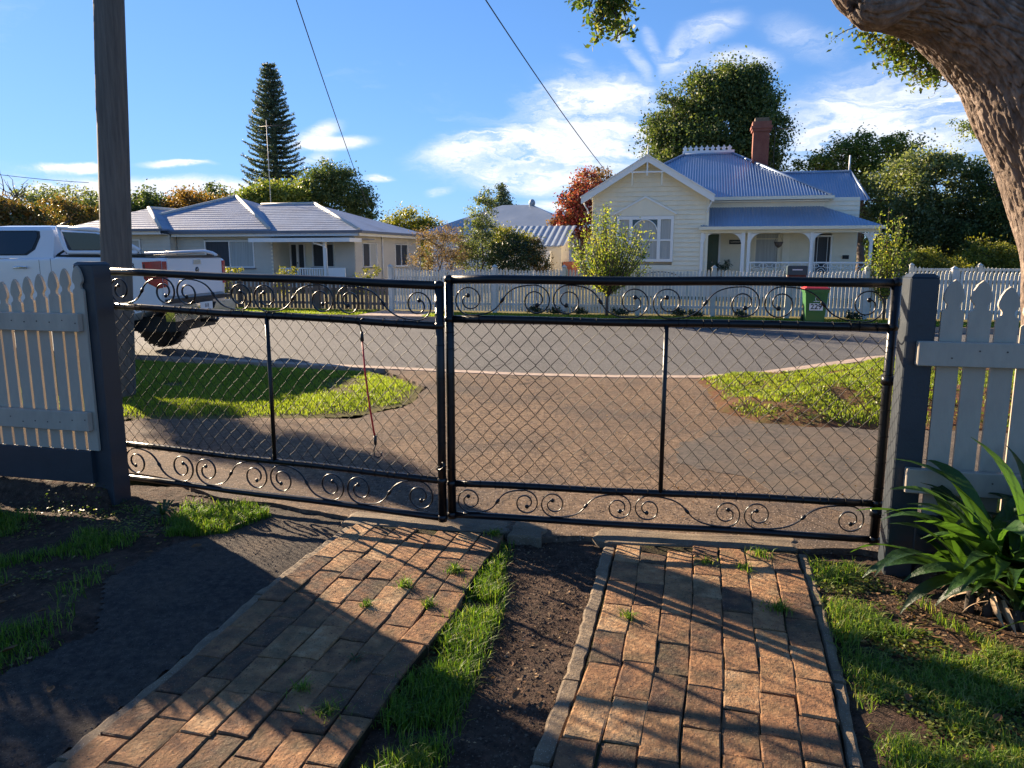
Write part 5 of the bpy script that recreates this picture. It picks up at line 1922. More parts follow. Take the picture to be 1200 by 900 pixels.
for sg in (-1, 1):
    def glass(pts, nm, mat, out=.006, parent=ute):
        mb = MB()
        vs = [(x, sg * (side_y(z) + out), z) for x, z in pts] + [(x, sg * (side_y(z) - .01), z) for x, z in pts]
        n = len(pts)
        mb.add(vs, [tuple(range(n)), tuple(range(2 * n - 1, n - 1, -1))] + [(i, (i + 1) % n, n + (i + 1) % n, n + i) for i in range(n)])
        return mb.build(nm, mat, parent)
    glass([(-2.80, 1.53), (-2.02, 1.535), (-1.90, 1.62), (-1.84, 1.80), (-1.86, 1.885), (-1.92, 1.895), (-2.80, 1.895)], 'window_surround', M_PLASTIC, .004)
    glass([(-2.77, 1.55), (-2.05, 1.555), (-1.945, 1.63), (-1.885, 1.80), (-1.90, 1.875), (-2.77, 1.875)], 'rear_door_window', M_CARGLASS, .008)
    glass([(-3.50, 1.55), (-2.86, 1.55), (-2.86, 1.865), (-3.0, 1.865)], 'front_door_window', M_CARGLASS, .008)
    # door gaps
    MB().box(-1.80, -1.794, sg * WY - .001, sg * WY + .001, 1.0, 1.47).box(-2.83, -2.824, sg * WY - .001, sg * WY + .001, .62, 1.47).box(-1.62, -1.614, sg * WY - .001, sg * WY + .001, .7, 1.49).build('door_gap', M_PLASTIC, ute)
    dh = MB().tube([(-2.00, sg * (WY + .012), 1.355), (-1.98, sg * (WY + .035), 1.36), (-2.18, sg * (WY + .035), 1.36), (-2.20, sg * (WY + .012), 1.355)], .014, 8)
    dh.build('door_handle', M_CHROME, ute)
    # wheel flares
    fl = MB()
    for cx, r0 in ((RW, .54), (FW, .52)):
        outer, inner = arc_pts(cx, r0 + .055, PI - .12, .12, 14), arc_pts(cx, r0 - .005, PI - .16, .16, 14)
        fl.prism(outer + inner[::-1], sg * WY - .01, sg * (WY + .035))
    fl.build('wheel_flare', M_CARPAINT, ute)
    # rear lamp wrapping the corner
    y0 = sg * (WY + .006)
    lamp = MB()
    P = [(-.20, 1.44), (.085, 1.455), (.085, 1.07), (.02, 1.06), (-.12, 1.13), (-.19, 1.20)]
    lamp.prism(P, y0 - sg * .05, y0)
    lamp.box(.09, .112, min(sg * (WY - .01), sg * (WY - .10)), max(sg * (WY - .01), sg * (WY - .10)), 1.08, 1.45)
    lo_ = lamp.build('tail_light', M_TAIL, ute)
    MB().prism([(-.185, 1.40), (-.16, 1.42), (-.16, 1.20), (-.175, 1.22)], y0 - sg * .02, y0 + sg * .003).build('lamp_edge', M_PLASTIC, lo_)
    MB().box(-.13, .07, min(y0, y0 + sg * .003), max(y0, y0 + sg * .003), 1.26, 1.275).build('lamp_divider', M_PLASTIC, lo_)
# rear window
mb = MB().add([(-1.590, -.62, 1.56), (-1.590, .62, 1.56), (-1.612, .60, 1.87), (-1.612, -.60, 1.87)], [(0, 1, 2, 3)])
mb.build('rear_window', M_CARGLASS, ute)
# sports bar: a glazed sail each side
for sg in (-1,):
    ya = sg * .84
    outer = [(-1.58, 1.94), (-.95, 1.90), (-.70, 1.82), (-.28, 1.60), (-.32, 1.575), (-1.38, 1.575), (-1.44, 1.62)]
    inner = [(-1.48, 1.875), (-.95, 1.85), (-.75, 1.79), (-.46, 1.625), (-1.34, 1.615)]
    fr_ = MB().tube([(x, ya * (1 - .10 * (z - 1.57) / .36), z) for x, z in outer + outer[:1]], .032, 8)
    s_ = fr_.build('sports_bar', M_CARPAINT, ute)
    g = MB().prism(inner, ya * .97 - .006, ya * .97 + .006)
    g.build('sail_window', M_CARGLASS, s_)
    MB().tube([(-1.56, ya, 1.54), (-1.42, ya, 1.62)], .016, 6).tube([(-1.58, ya, 1.52), (-.2, ya, 1.535)], .022, 6).build('bar_mount', M_PLASTIC, s_)
MB().tube([(-1.9, -.3, 1.965), (-1.86, -.3, 2.0), (-1.72, -.3, 2.05)], .012, 6).build('roof_aerial', M_PLASTIC, ute)
# tub lid and rails
MB().box(-1.42, .02, -.80, .80, 1.522, 1.535).box(-1.40, .03, -.91, -.84, 1.518, 1.54).box(-1.40, .03, .84, .91, 1.518, 1.54).build('tub_lid', M_PLASTIC, ute)
MB().tube([(-1.2, .78, 1.56), (-.15, .78, 1.60), (-.02, .78, 1.57), (.05, .78, 1.53)], .028, 8).build('tub_rail', M_CARPAINT, ute)
# tailgate and back end
tg = MB().bbox(.085, .115, -.80, .80, .93, 1.50, .012).build('tailgate', M_CARPAINT, ute)
MB().box(.08, .125, -.80, .80, 1.502, 1.52).build('tailgate_cap', M_PLASTIC, tg)
MB().prism([(-.12, 1.40), (.12, 1.40), (.10, 1.47), (-.10, 1.47)], .116, .128, 'x').build('tailgate_handle', M_CHROME, tg)
em = MB().lathe([(.048, .116), (.048, .126), (.04, .128)], 18, (0, .0, 1.31), 'x').build('round_badge', M_TEXTB, tg)
MB().tube([(.131, .030 * math.cos(a), 1.31 + .030 * math.sin(a)) for a in np.linspace(0, 2 * PI, 18)], .004, 5).tube([(.131, -.018, 1.328), (.131, .0, 1.315), (.131, .018, 1.292)], .006, 5).build('badge_ring', M_CHROME, em)
MB().prism([(-.93, .58), (.93, .58), (.95, .80), (.30, .80), (.22, .70), (-.22, .70), (-.30, .80), (-.95, .80)], .10, .24, 'x').build('rear_bumper', M_CHROME, ute)
MB().box(.09, .20, -.28, .28, .805, .86).box(.09, .19, -.9, .9, .84, .90).build('bumper_step', M_PLASTIC, ute)
pl = MB().box(.242, .25, -.21, .16, .70, .82).build('number_plate', M_TEXTW, ute)
text_mesh('III-III', .085, M_TEXTB, pl, 'plate_marks', (.2505, -.02, .76), (PI / 2, 0, PI / 2), sx=.8)
MB().tube([(.10, .05, .52), (.36, .05, .52), (.38, .05, .56)], .028, 8).ball((.38, .05, .60), .03).build('tow_bar', M_PLASTIC, ute)
MB().box(-4.9, .05, -.6, .6, .40, .62).build('chassis', M_PLASTIC, ute)
MB().box(-5.24, -5.1, -.9, .9, .5, .8).build('front_bumper', M_PLASTIC, ute)
ta = text_mesh('RANGER', .095, M_TEXTB, ute, 'side_badge', (-.52, -WY - .003, 1.385), (PI / 2, 0, 0), sx=1.1, bold=.002)
for cx in (RW, FW):
    for sg in (-1, 1):
        y = sg * .80
        wo = MB().lathe([(.26, -.12), (.36, -.135), (.405, -.115), (.42, -.06), (.42, .06), (.405, .115), (.36, .135), (.26, .12)], 30, (cx, y, .42), 'y').build('wheel', M_RUBBER, ute)
        mb = MB()
        for k in range(30):
            a = 2 * PI * k / 30
            m = Matrix.Translation((cx, y, .42)) @ Matrix.Rotation(a, 4, 'Y')
            mb.box(.41, .426, -.12, -.02, -.018, .018, m)
            mb.box(.41, .426, .02, .12, -.018 + .03, .018 + .03, m)
        tag(mb.build('tread_block', M_RUBBER, wo), kind='stuff')
        rim = MB().lathe([(.27, .0), (.255, .06), (.06, .03), (.05, .055), (.0, .055)], 18, (cx, y + (sg * .06 if sg > 0 else -.06 - .0), .42), 'y') if sg > 0 else MB().lathe([(.0, -.055), (.05, -.055), (.06, -.03), (.255, -.06), (.27, .0)], 18, (cx, y - .06, .42), 'y')
        rim.build('rim', M_PLASTIC, wo)

# ------------------------------------------------------------------ foliage
def leaves(name, P, size, mat, parent=None, aspect=.5, droop=.0, flat=.0, off=None, kind=None):
    """one rhombic leaf per point; P (n,3); normals random, partly levelled by flat"""
    n = len(P)
    if off is not None:
        P = P - np.array(off)
    a = RNG.normal(0, 1, (n, 3))
    a[:, 2] = a[:, 2] * (1 - flat) - droop
    a /= np.linalg.norm(a, axis=1)[:, None] + 1e-9
    b = RNG.normal(0, 1, (n, 3))
    b -= a * (a * b).sum(1)[:, None]
    if flat:
        b[:, 2] *= (1 - flat)
    b /= np.linalg.norm(b, axis=1)[:, None] + 1e-9
    c = np.cross(a, b)
    s = RNG.uniform(.6, 1.25, n)[:, None] * size
    L_, w = s, s * aspect
    V = np.stack([P - a * L_ * .5, P + b * w * .5 + c * w * .10, P + a * L_ * .5, P - b * w * .5 + c * w * .10], 1).reshape(-1, 3)
    i = np.arange(n) * 4
    F = np.stack([i, i + 1, i + 2, i + 3], 1)
    o = link_mesh(name, np_mesh(name, V, F, mat, RNG.uniform(0, 1, n)), parent)
    return tag(o, kind=kind)


def blob_points(blobs, n, clumps, rc, shell=.55):
    """blobs: (centre, (rx, ry, rz)); clumps of leaves spread through each, denser near the skin"""
    vol = np.array([b[1][0] * b[1][1] * b[1][2] for b in blobs]) ** .67
    vol = vol / vol.sum()
    out = []
    for (c, r), v in zip(blobs, vol):
        kc = max(3, int(clumps * v))
        d = RNG.normal(0, 1, (kc, 3))
        d /= np.linalg.norm(d, axis=1)[:, None]
        rad = shell + (1 - shell) * RNG.uniform(0, 1, kc) ** .6
        rad *= RNG.uniform(.74, 1.17, kc)
        C = np.array(c) + d * rad[:, None] * np.array(r)
        m = max(1, int(n * v / kc))
        q = RNG.normal(0, 1, (kc, m, 3)) * rc * RNG.uniform(.45, 1.25, kc)[:, None, None]
        q[..., 2] *= .75
        out.append((C[:, None, :] + q).reshape(-1, 3))
    return np.concatenate(out)


def limb(mb, a, b, r0, r1, wob=.08, n=7, seg=7):
    a, b = Vector(a), Vector(b)
    L_ = (b - a).length
    pts, rad = [], []
    for i in range(n + 1):
        f = i / n
        p = a.lerp(b, f)
        if 0 < i < n:
            p += Vector((random.uniform(-1, 1), random.uniform(-1, 1), random.uniform(-.5, .5))) * wob * L_ * .5
        pts.append(p)
        rad.append(r0 + (r1 - r0) * f)
    mb.tube(pts, rad, seg)
    return mb


def tree(name, label, base, blobs, n, size, mat, trunk_r=.15, clumps=120, rc=.35, cat='tree', group=None, trunk_mat=None, fork=.35, aspect=.55, shell=.5, limbs=6, droop=0, flat=0):
    base = Vector(base)
    t = thing(name, label, cat, base, 0, group)
    top = sum((Vector(b[0]) for b in blobs), Vector()) / len(blobs)
    mb = MB()
    f0 = base.lerp(top, fork)
    f0.x, f0.y = base.x * .7 + f0.x * .3, base.y * .7 + f0.y * .3
    pts = [Vector((0, 0, -.1)), (f0 - base) * .5 + Vector((trunk_r * .4, 0, 0)), f0 - base]
    mb.tube(pts, [trunk_r * 1.15, trunk_r, trunk_r * .8], 10)
    rr = random.Random(int(base.x * 100))
    for (c, r) in blobs[:14]:
        c = Vector(c)
        limb(mb, f0 - base, c - base, trunk_r * .6, trunk_r * .15)
        for k in range(limbs):
            d = Vector((rr.uniform(-1, 1) * r[0], rr.uniform(-1, 1) * r[1], rr.uniform(-.7, 1) * r[2])) * .8
            limb(mb, c - base, c + d - base, trunk_r * .18, trunk_r * .05, seg=5, n=4)
    mb.build('trunk', trunk_mat or M_TWIG, t)
    P = blob_points(blobs, n, clumps, rc, shell)
    P[:, 2] = np.maximum(P[:, 2], .1)
    leaves('crown', P, size, mat, t, aspect, droop, flat, off=base)
    return t


LF_DARK = leafmat('dark_glossy_leaf', [(.022, .045, .014), (.055, .09, .025), (.10, .14, .045), (.16, .18, .07)], trans=.3, rough=.6, scale=.35)
LF_CONIFER = leafmat('conifer_needle', [(.04, .065, .042), (.075, .11, .065), (.12, .155, .085)], trans=.22, rough=.6, scale=.4)
LF_MID = leafmat('mid_green_leaf', [(.04, .07, .018), (.09, .14, .03), (.17, .21, .05), (.24, .24, .07)], trans=.42, rough=.45, scale=.4)
LF_GLOSSY = leafmat('silver_green_leaf', [(.045, .07, .025), (.10, .135, .05), (.17, .20, .09), (.25, .27, .15)], trans=.38, rough=.5, scale=.4, spec=.35)
LF_LIME = leafmat('lime_leaf', [(.06, .11, .02), (.14, .20, .035), (.26, .30, .06), (.34, .30, .07)], trans=.5, rough=.5, scale=1.2)
LF_RED = leafmat('red_autumn_leaf', [(.12, .03, .025), (.30, .04, .045), (.36, .10, .06), (.18, .14, .06)], trans=.3, rough=.5, scale=.9)
LF_BROWN = leafmat('bronze_autumn_leaf', [(.09, .06, .02), (.18, .11, .03), (.26, .13, .04)], trans=.35, rough=.55, scale=.6)
LF_GOLD = leafmat('gold_green_leaf', [(.03, .045, .012), (.07, .08, .02), (.14, .10, .03), (.24, .15, .045), (.15, .08, .03)], trans=.3, rough=.5, scale=.8)
LF_BUSH = leafmat('pinkish_dry_leaf', [(.10, .06, .045), (.20, .13, .10), (.26, .17, .10), (.12, .12, .04)], trans=.3, rough=.6, scale=1.2)
LF_YELLOW = leafmat('yellow_green_leaf', [(.06, .08, .012), (.16, .17, .025), (.30, .27, .04)], trans=.35, rough=.5, scale=.8)
LF_DEEP = leafmat('deep_shrub_leaf', [(.01, .025, .014), (.025, .05, .025), (.05, .08, .03)], trans=.15, rough=.5, scale=.8)
M_BARKD = pmat('dark_bark', [(.03, .024, .02), (.08, .062, .05)], scale=6, rough=.95, bump=.6, bscale=20)


def B(px, py, Y, rx, ry, rz):
    return (at(px, py, Y), (rx, ry, rz))


def G(px, Y):
    p = at(px, 400, Y)
    return (p.x, Y, 0)


LF_CLOVER = leafmat('weed_leaf', [(.03, .055, .012), (.07, .11, .02), (.14, .18, .035), (.22, .22, .06)], trans=.4, rough=.45, scale=3)
for (poly, n, zf, size, lab, sd, thr) in ((GR, 15000, soil_h, .016, 'low clover-like weeds through the right lawn', 11, .52), (GL, 4500, soil_h, .016, 'low weeds in the shaded left grass', 13, .55),
                                          (VRc, 16000, vr_h, .03, 'broad weeds over the red earth mound', 6, .50), (GM, 1800, soil_h, .013, 'low weeds in the middle grass strip', 15, .48)):
    Q = scatter(poly, n, True, thr, 3.2, sd, .08, .12)
    Z = zf(Q[:, 0], Q[:, 1]) + RNG.uniform(.004, .024, len(Q))
    tag(leaves('ground_weeds', np.stack([Q[:, 0], Q[:, 1], Z], 1), size, LF_CLOVER, None, .8, 0, .75), lab, 'weeds', kind='stuff')

for (poly, n, zf, size, lab, sd, thr) in (([(1.5, 3.7), (1.3, 2.9), (1.7, 2.3), (3, 1.9), (3, 3.4), (1.9, 3.65)], 1500, soil_h, .022, 'brown leaf scraps under the strappy plant', 21, .44),
                                          (SOILP, 350, soil_h, .016, 'brown scraps on the bare soil between the brick tracks', 22, .45),
                                          (GL, 500, soil_h, .022, 'brown scraps in the shaded left grass', 23, .45),
                                          (VRc, 2600, vr_h, .04, 'fallen red-brown leaves over the earth mound', 24, .47),
                                          ([(-1.0, 4.4), (1.9, 4.0), (3.0, 5.5), (2.3, 9.0), (-1.4, 9.4), (-1.2, 6.5)], 420, lambda x, y: np.full(len(x), .014), .022, 'scattered leaf scraps on the driveway', 25, .5)):
    Q = scatter(poly, n, True, thr, 3.2, sd, .1)
    Z = zf(Q[:, 0], Q[:, 1]) + RNG.uniform(.003, .010, len(Q))
    tag(leaves('leaf_litter', np.stack([Q[:, 0], Q[:, 1], Z], 1), size, M_STRAW, None, .6, 0, .82), lab, 'leaf litter', kind='stuff')

# big dense dark tree behind the cream house
tree('dense_tree', 'huge dense dark green tree rising behind the chimney of the cream house', G(838, 46),
     [B(800, 150, 46, 1.9, 2.0, 2.5), B(850, 125, 46, 2.4, 2.4, 2.3), B(885, 150, 46, 1.5, 2.2, 2.5), B(845, 170, 46, 3.0, 2.6, 3.2), B(785, 180, 46, 1.2, 1.8, 1.9), B(822, 110, 46, 1.2, 1.5, 1.2), B(870, 105, 46, 1.4, 1.6, 1.2),
      B(880, 195, 46, 1.3, 2.0, 2.2), B(820, 210, 46, 2.6, 2.2, 2.5)], 105000, .19, LF_DARK, .45, clumps=520, rc=.40, fork=.3, shell=.78)
# red autumn tree and its bronze neighbour
tree('autumn_tree', 'bright red autumn tree left of the cream house gable', G(682, 40),
     [B(682, 230, 40, .85, .9, 1.1), B(672, 248, 40, .9, .9, .9), B(685, 212, 40, .5, .7, .6), B(664, 262, 40, .6, .8, .6), B(688, 262, 40, 1.1, 1.0, .9)], 9500, .16, LF_RED, .12, clumps=110, rc=.22, fork=.3)
tree('autumn_tree', 'small bronze tree between the red tree and the gable', G(708, 44), [B(706, 216, 44, .7, .7, .9), B(712, 232, 44, .8, .8, 1.0), B(652, 262, 44, .5, .5, .3)], 4500, .15, LF_BROWN, .1, clumps=60, rc=.2)
# far conifers
def araucaria(base, H_, wid, label):
    base = Vector(base)
    t = thing('norfolk_pine', label, 'tree', base)
    MB().tube([(0, 0, 0), (.1, 0, H_ * .5), (0, 0, H_ * .985)], [.38, .24, .05], 10).build('trunk', M_BARKD, t)
    P, mbb = [], MB()
    z = H_ * .13
    rr = random.Random(9)
    while z < H_ * .985:
        f = z / H_
        r = wid * (1 - max(0, f - .22) / .80) ** .62 * rr.uniform(.92, 1.05)
        r *= (.86 if f < .22 else 1)
        k = 9
        ph = rr.uniform(0, 2 * PI)
        for j in range(k):
            a = ph + 2 * PI * j / k + rr.uniform(-.2, .2)
            rl = r * rr.uniform(.82, 1.08)
            m = max(5, int(rl / .09))
            pts = []
            for i in range(m + 1):
                u = i / m
                pts.append(Vector((math.cos(a) * rl * u, math.sin(a) * rl * u, z + rl * (-.10 * u + .26 * u ** 3))))
            mbb.tube([pts[0], pts[len(pts) // 2], pts[-1]], [.05, .035, .015], 4)
            for i, p in enumerate(pts[1:]):
                u = (i + 1) / m
                if u < .18:
                    continue
                q = 13
                side = np.array([-math.sin(a), math.cos(a), 0])
                w_ = .36 * (1 - .45 * u)
                off = RNG.uniform(-1, 1, (q, 1)) * side * w_ + RNG.normal(0, .04, (q, 3))
                off[:, 2] += np.abs(off[:, :2]).sum(1) * .28 + .03
                P.append(np.array(p) + off)
        z += .36 * (1.15 - .35 * f) * rr.uniform(.75, 1.25)
    mbb.build('branches', M_BARKD, t)
    P = np.concatenate(P)
    leaves('crown', P, .17, LF_CONIFER, t, .35)
    return t


pa = at(315, 73, 62)
araucaria((pa.x, 62, 0), pa.z, 3.1, 'tall dark Norfolk pine with tiered branches behind the grey house')
pc = at(590, 218, 60)
tree('conifer_tree', 'small dark pointed conifer above the far house roof', (pc.x, 60, 0), [B(590, 226, 60, .35, .35, .7), B(588, 238, 60, .8, .7, .9), B(594, 250, 60, 1.1, .9, .9), B(588, 262, 60, 1.2, 1.0, 1.1)], 9000, .17, LF_CONIFER, .15, clumps=130, rc=.16)
# trees behind the grey house
tree('rounded_tree', 'dark green rounded tree right of the tall pine', G(395, 52), [B(380, 212, 52, 1.6, 1.6, 1.4), B(400, 235, 52, 2.2, 1.8, 1.9), B(425, 245, 52, 1.0, 1.4, 1.1), B(368, 238, 52, 1.2, 1.4, 1.6)], 26000, .17, LF_DARK, .25, clumps=170, rc=.34, shell=.65)
tree('leafy_tree', 'low bright green tree behind the grey roof below the pine', G(322, 50), [B(312, 232, 50, 1.8, 1.5, .9), B(340, 230, 50, 1.2, 1.3, .9), B(290, 240, 50, 1.0, 1.2, .7)], 11000, .19, LF_MID, .2, clumps=110, rc=.3)
tree('rounded_tree', 'hazy green round tree beyond the grey roof at its right end', G(482, 75), [B(480, 264, 75, 2.6, 2.0, 1.3), B(500, 272, 75, 2.0, 2.0, 1.2), B(462, 268, 75, 1.4, 2.0, 1.1)], 9000, .26, LF_YELLOW, .3, clumps=90, rc=.5)
for k, (a, b, w_, h_, m_, lab) in enumerate([(165, 240, 2.4, 1.4, LF_DARK, 'dark tree at the left end of the tree line behind the pole'), (195, 243, 2.4, 1.3, LF_DEEP, 'dark green tree in the far tree line left of the pine'),
                                          (222, 240, 2.2, 1.4, LF_BROWN, 'bronze-brown tree in the far tree line'), (248, 237, 1.8, 1.5, LF_DARK, 'dark tree in the tree line just left of the pine'),
                                          (268, 246, 1.7, 1.2, LF_GOLD, 'golden tree beside the foot of the pine')]):
    Y = 66 + (k % 2) * 5
    tree('far_tree', lab, G(a, Y), [B(a, b, Y, w_ * .8, 2, h_), B(a - 10, b + 8, Y, w_ * .75, 2, h_ * .8), B(a + 12, b + 6, Y, w_ * .7, 2, h_ * .8), B(a, b + 18, Y, w_ * 1.2, 2, h_)], 9000, .26, m_, .3, clumps=110, rc=.42, group='far tree line left of the pine')
# autumn trees at far left
tree('autumn_tree', 'golden autumn tree behind the ute at the left edge', G(15, 36), [B(8, 252, 36, 1.4, 1.4, .75), B(38, 256, 36, 1.2, 1.4, .6), B(-20, 248, 36, 1.4, 1.4, .8), B(20, 272, 36, 2.2, 1.5, .7)], 13000, .16, LF_GOLD, .16, clumps=140, rc=.25)
tree('autumn_tree', 'greyish gold tree behind the ute cab left of the pole', G(80, 44), [B(65, 250, 44, 1.5, 1.5, .9), B(92, 254, 44, 1.4, 1.5, .9), B(78, 270, 44, 2.4, 1.6, .9), B(112, 272, 44, 1.3, 1.4, .9)], 13000, .16, LF_GOLD, .2, clumps=150, rc=.25)
tree('grey_tree', 'sparse grey-green tree above the autumn trees left of the pole', G(70, 60), [B(48, 232, 60, 1.9, 2.0, .9), B(88, 234, 60, 2.0, 2.0, 1.1), B(115, 242, 60, 1.6, 2.0, 1.0)], 5000, .22, LF_GLOSSY, .2, clumps=100, rc=.36)
# bare twigs at far left
bt = thing('bare_tree', 'bare twiggy tree tops sticking up above the golden tree at far left', 'tree', G(14, 40))
mb = MB()
for k in range(16):
    a0 = at(12 + random.uniform(-14, 18), 245, 40) - Vector(bt.location)
    a1 = at(12 + random.uniform(-26, 26), random.uniform(192, 225), 40) - Vector(bt.location)
    limb(mb, a0, a1, .045, .008, .12, 6, 5)
mb.tube([(0, 0, 0), (0, 0, 4.4)], [.14, .08], 8)
mb.build('trunk', M_TWIG, bt)

# shrubs between the houses
tree('bare_shrub', 'pinkish half-bare twiggy shrub behind the left end of the white fence', G(515, 24), [B(515, 290, 24, .95, .8, .75), B(495, 300, 24, .6, .6, .5), B(535, 300, 24, .6, .6, .6), B(520, 276, 24, .5, .5, .35)], 7000, .055, LF_BUSH, .05, clumps=170, rc=.10, cat='shrub', limbs=22, fork=.2, shell=.3)
tree('leafy_shrub', 'loose grey-green tall shrub in the middle behind the white fence', G(563, 24.5), [B(565, 250, 24.5, .45, .4, .75), B(560, 278, 24.5, .6, .5, .7), B(572, 232, 24.5, .28, .3, .4), B(552, 300, 24.5, .6, .5, .5)], 6500, .075, LF_GLOSSY, .05, clumps=120, rc=.11, cat='shrub', limbs=8, fork=.2)
tree('dense_shrub', 'dense dark green shrub with yellow top right of the middle shrub', G(598, 25), [B(592, 298, 25, .75, .7, .65), B(612, 302, 25, .7, .6, .5), B(580, 305, 25, .5, .5, .5)], 9000, .075, LF_DEEP, .06, clumps=120, rc=.13, cat='shrub')
tree('yellow_shrub', 'yellow-green crown of shrub above the dense dark shrub', G(590, 25.6), [B(588, 278, 25.6, .6, .5, .35), B(606, 284, 25.6, .6, .5, .35)], 5000, .07, LF_YELLOW, .05, clumps=70, rc=.12, cat='shrub')
tree('yellow_shrub', 'golden green shrub in front of the shed', G(628, 25), [B(625, 296, 25, .38, .4, .5), B(636, 308, 25, .35, .4, .3)], 3500, .065, LF_GOLD, .05, clumps=50, rc=.1, cat='shrub')

# trees right of the cream house
tree('feathery_tree', 'feathery light green tree behind the right end of the cream house', G(1000, 42), [B(985, 185, 42, 2.0, 1.8, 1.2), B(1020, 175, 42, 1.6, 1.6, 1.1), B(955, 198, 42, 1.3, 1.4, .6), B(1010, 205, 42, 2.2, 1.8, 1.4), B(1055, 175, 42, 1.1, 1.4, .8), B(1015, 235, 42, 1.8, 1.6, 1.6)],
     20000, .17, LF_MID, .22, clumps=260, rc=.27, flat=.4, limbs=8, shell=.35)
tree('broadleaf_tree', 'large silvery green broad-leaved tree right of the cream house', G(1090, 32), [B(1060, 235, 32, 1.5, 1.4, 1.5), B(1095, 215, 32, 1.6, 1.5, 1.2), B(1125, 245, 32, 1.5, 1.4, 1.5), B(1080, 265, 32, 1.7, 1.5, 1.2), B(1120, 280, 32, 1.6, 1.4, 1.2), B(1150, 260, 32, 1.2, 1.3, 1.6), B(1045, 270, 32, .8, 1, 1.1), B(1075, 195, 32, 1.0, 1.0, .6)],
     46000, .14, LF_GLOSSY, .25, clumps=330, rc=.26, droop=.3, shell=.65)
tree('broadleaf_tree', 'dark green tree close behind the big rough trunk at right', G(1178, 30), [B(1175, 225, 30, 1.0, 1.2, 1.5), B(1165, 285, 30, 1.3, 1.2, 1.2), B(1210, 250, 30, 1.6, 1.2, 2.0)], 20000, .13, LF_DARK, .2, clumps=150, rc=.24, shell=.65)
tree('bare_tree', 'thin half-bare tree top in the gap left of the big trunk', G(1150, 46), [B(1140, 150, 46, 1.2, 1.2, .7), B(1165, 140, 46, .9, 1.0, .8)], 1800, .15, LF_MID, .12, clumps=90, rc=.2, limbs=26, fork=.75, shell=.2)
tree('hedge', 'bright lime green hedge behind the white fence near the right gate post', G(1085, 21.5), [B(1060, 308, 21.5, .5, .5, .30), B(1085, 305, 21.5, .6, .5, .35), B(1110, 314, 21.5, .5, .5, .25), B(1135, 320, 21.5, .35, .4, .18), B(1070, 322, 21.5, .8, .5, .35)], 9000, .07, LF_YELLOW, .05, clumps=120, rc=.11, cat='hedge')
tree('yellow_shrub', 'rounded yellow-green shrub beyond the second fence at far right', G(1160, 27), [B(1155, 300, 27, 1.0, .8, .5), B(1178, 308, 27, .8, .8, .6), B(1140, 312, 27, .5, .6, .4)], 8000, .09, LF_YELLOW, .06, clumps=110, rc=.15, cat='shrub')
# background tree masses so no bare horizon shows
for k, (px_, py_, Y, m_) in enumerate([(-60, 250, 60, LF_DARK), (-140, 245, 60, LF_MID), (445, 285, 90, LF_DARK), (520, 285, 95, LF_MID), (640, 290, 90, LF_DARK), (690, 290, 90, LF_DARK), (1240, 230, 45, LF_DARK), (1320, 240, 45, LF_MID), (1130, 290, 60, LF_DARK), (1050, 290, 60, LF_DARK), (130, 262, 70, LF_DARK), (90, 275, 70, LF_MID)]):
    tree('far_tree', 'dark distant tree closing a gap on the skyline behind the houses', G(px_, Y), [B(px_, py_, Y, 4, 3, 2.2), B(px_ + 25, py_ + 8, Y, 3, 3, 2), B(px_, py_ + 25, Y, 5, 3, 2.4)], 6000, .4, m_, .3, clumps=90, rc=.6, group='distant trees on the skyline')

# young street trees: many upright shoots dressed with leaves
def shoots(name, label, base, H_, r, mat, n, lsize, per, trunk=.5, tr=.035, seed=1, narrow=.6):
    base = Vector(base)
    t = thing(name, label, 'tree', base)
    rr = random.Random(seed)
    mb = MB().tube([(0, 0, 0), (0, 0, trunk)], [tr, tr * .8], 8)
    P = []
    for k in range(n):
        a = rr.uniform(0, 2 * PI)
        q = rr.uniform(.05, 1) ** .7 * r
        h = H_ * rr.uniform(.55, 1.0) * (1 - .28 * (q / r) ** 2)
        z0 = trunk * rr.uniform(.75, 1.15)
        end = Vector((math.cos(a) * q, math.sin(a) * q * .9, h))
        ctl = Vector((math.cos(a) * q * .75, math.sin(a) * q * .7, z0 + (h - z0) * .42))
        s = Vector((0, 0, z0))
        pts = []
        for i in range(9):
            f = i / 8
            pts.append(s * (1 - f) ** 2 + ctl * 2 * f * (1 - f) + end * f * f)
        mb.tube(pts, [tr * .42 * (1 - .85 * i / 8) + .002 for i in range(9)], 5)
        arr = np.array([tuple(p) for p in pts])
        u = RNG.uniform(.12, 1, per) * 8
        i0 = np.minimum(u.astype(int), 7)
        fr = (u - i0)[:, None]
        q_ = arr[i0] * (1 - fr) + arr[i0 + 1] * fr
        P.append(q_ + RNG.normal(0, .045, (per, 3)))
    mb.build('trunk', M_TWIG, t)
    leaves('crown', np.concatenate(P), lsize, mat, t, .6)
    return t


b1 = W(2.25, -1.05)
bp = at(711, 372, 17.9)
shoots('street_tree', 'young lime green street tree before the white fence, with slim trunk', (bp.x, bp.y, 0.05), 2.85, 1.08, LF_LIME, 74, .062, 105, .62, .04, 3)
bp = at(1035, 378, 17.0)
shoots('street_tree', 'narrow young yellow-green tree left of the right gate post', (bp.x, bp.y, 0.05), 2.6, .52, LF_LIME, 34, .06, 95, .55, .03, 4)
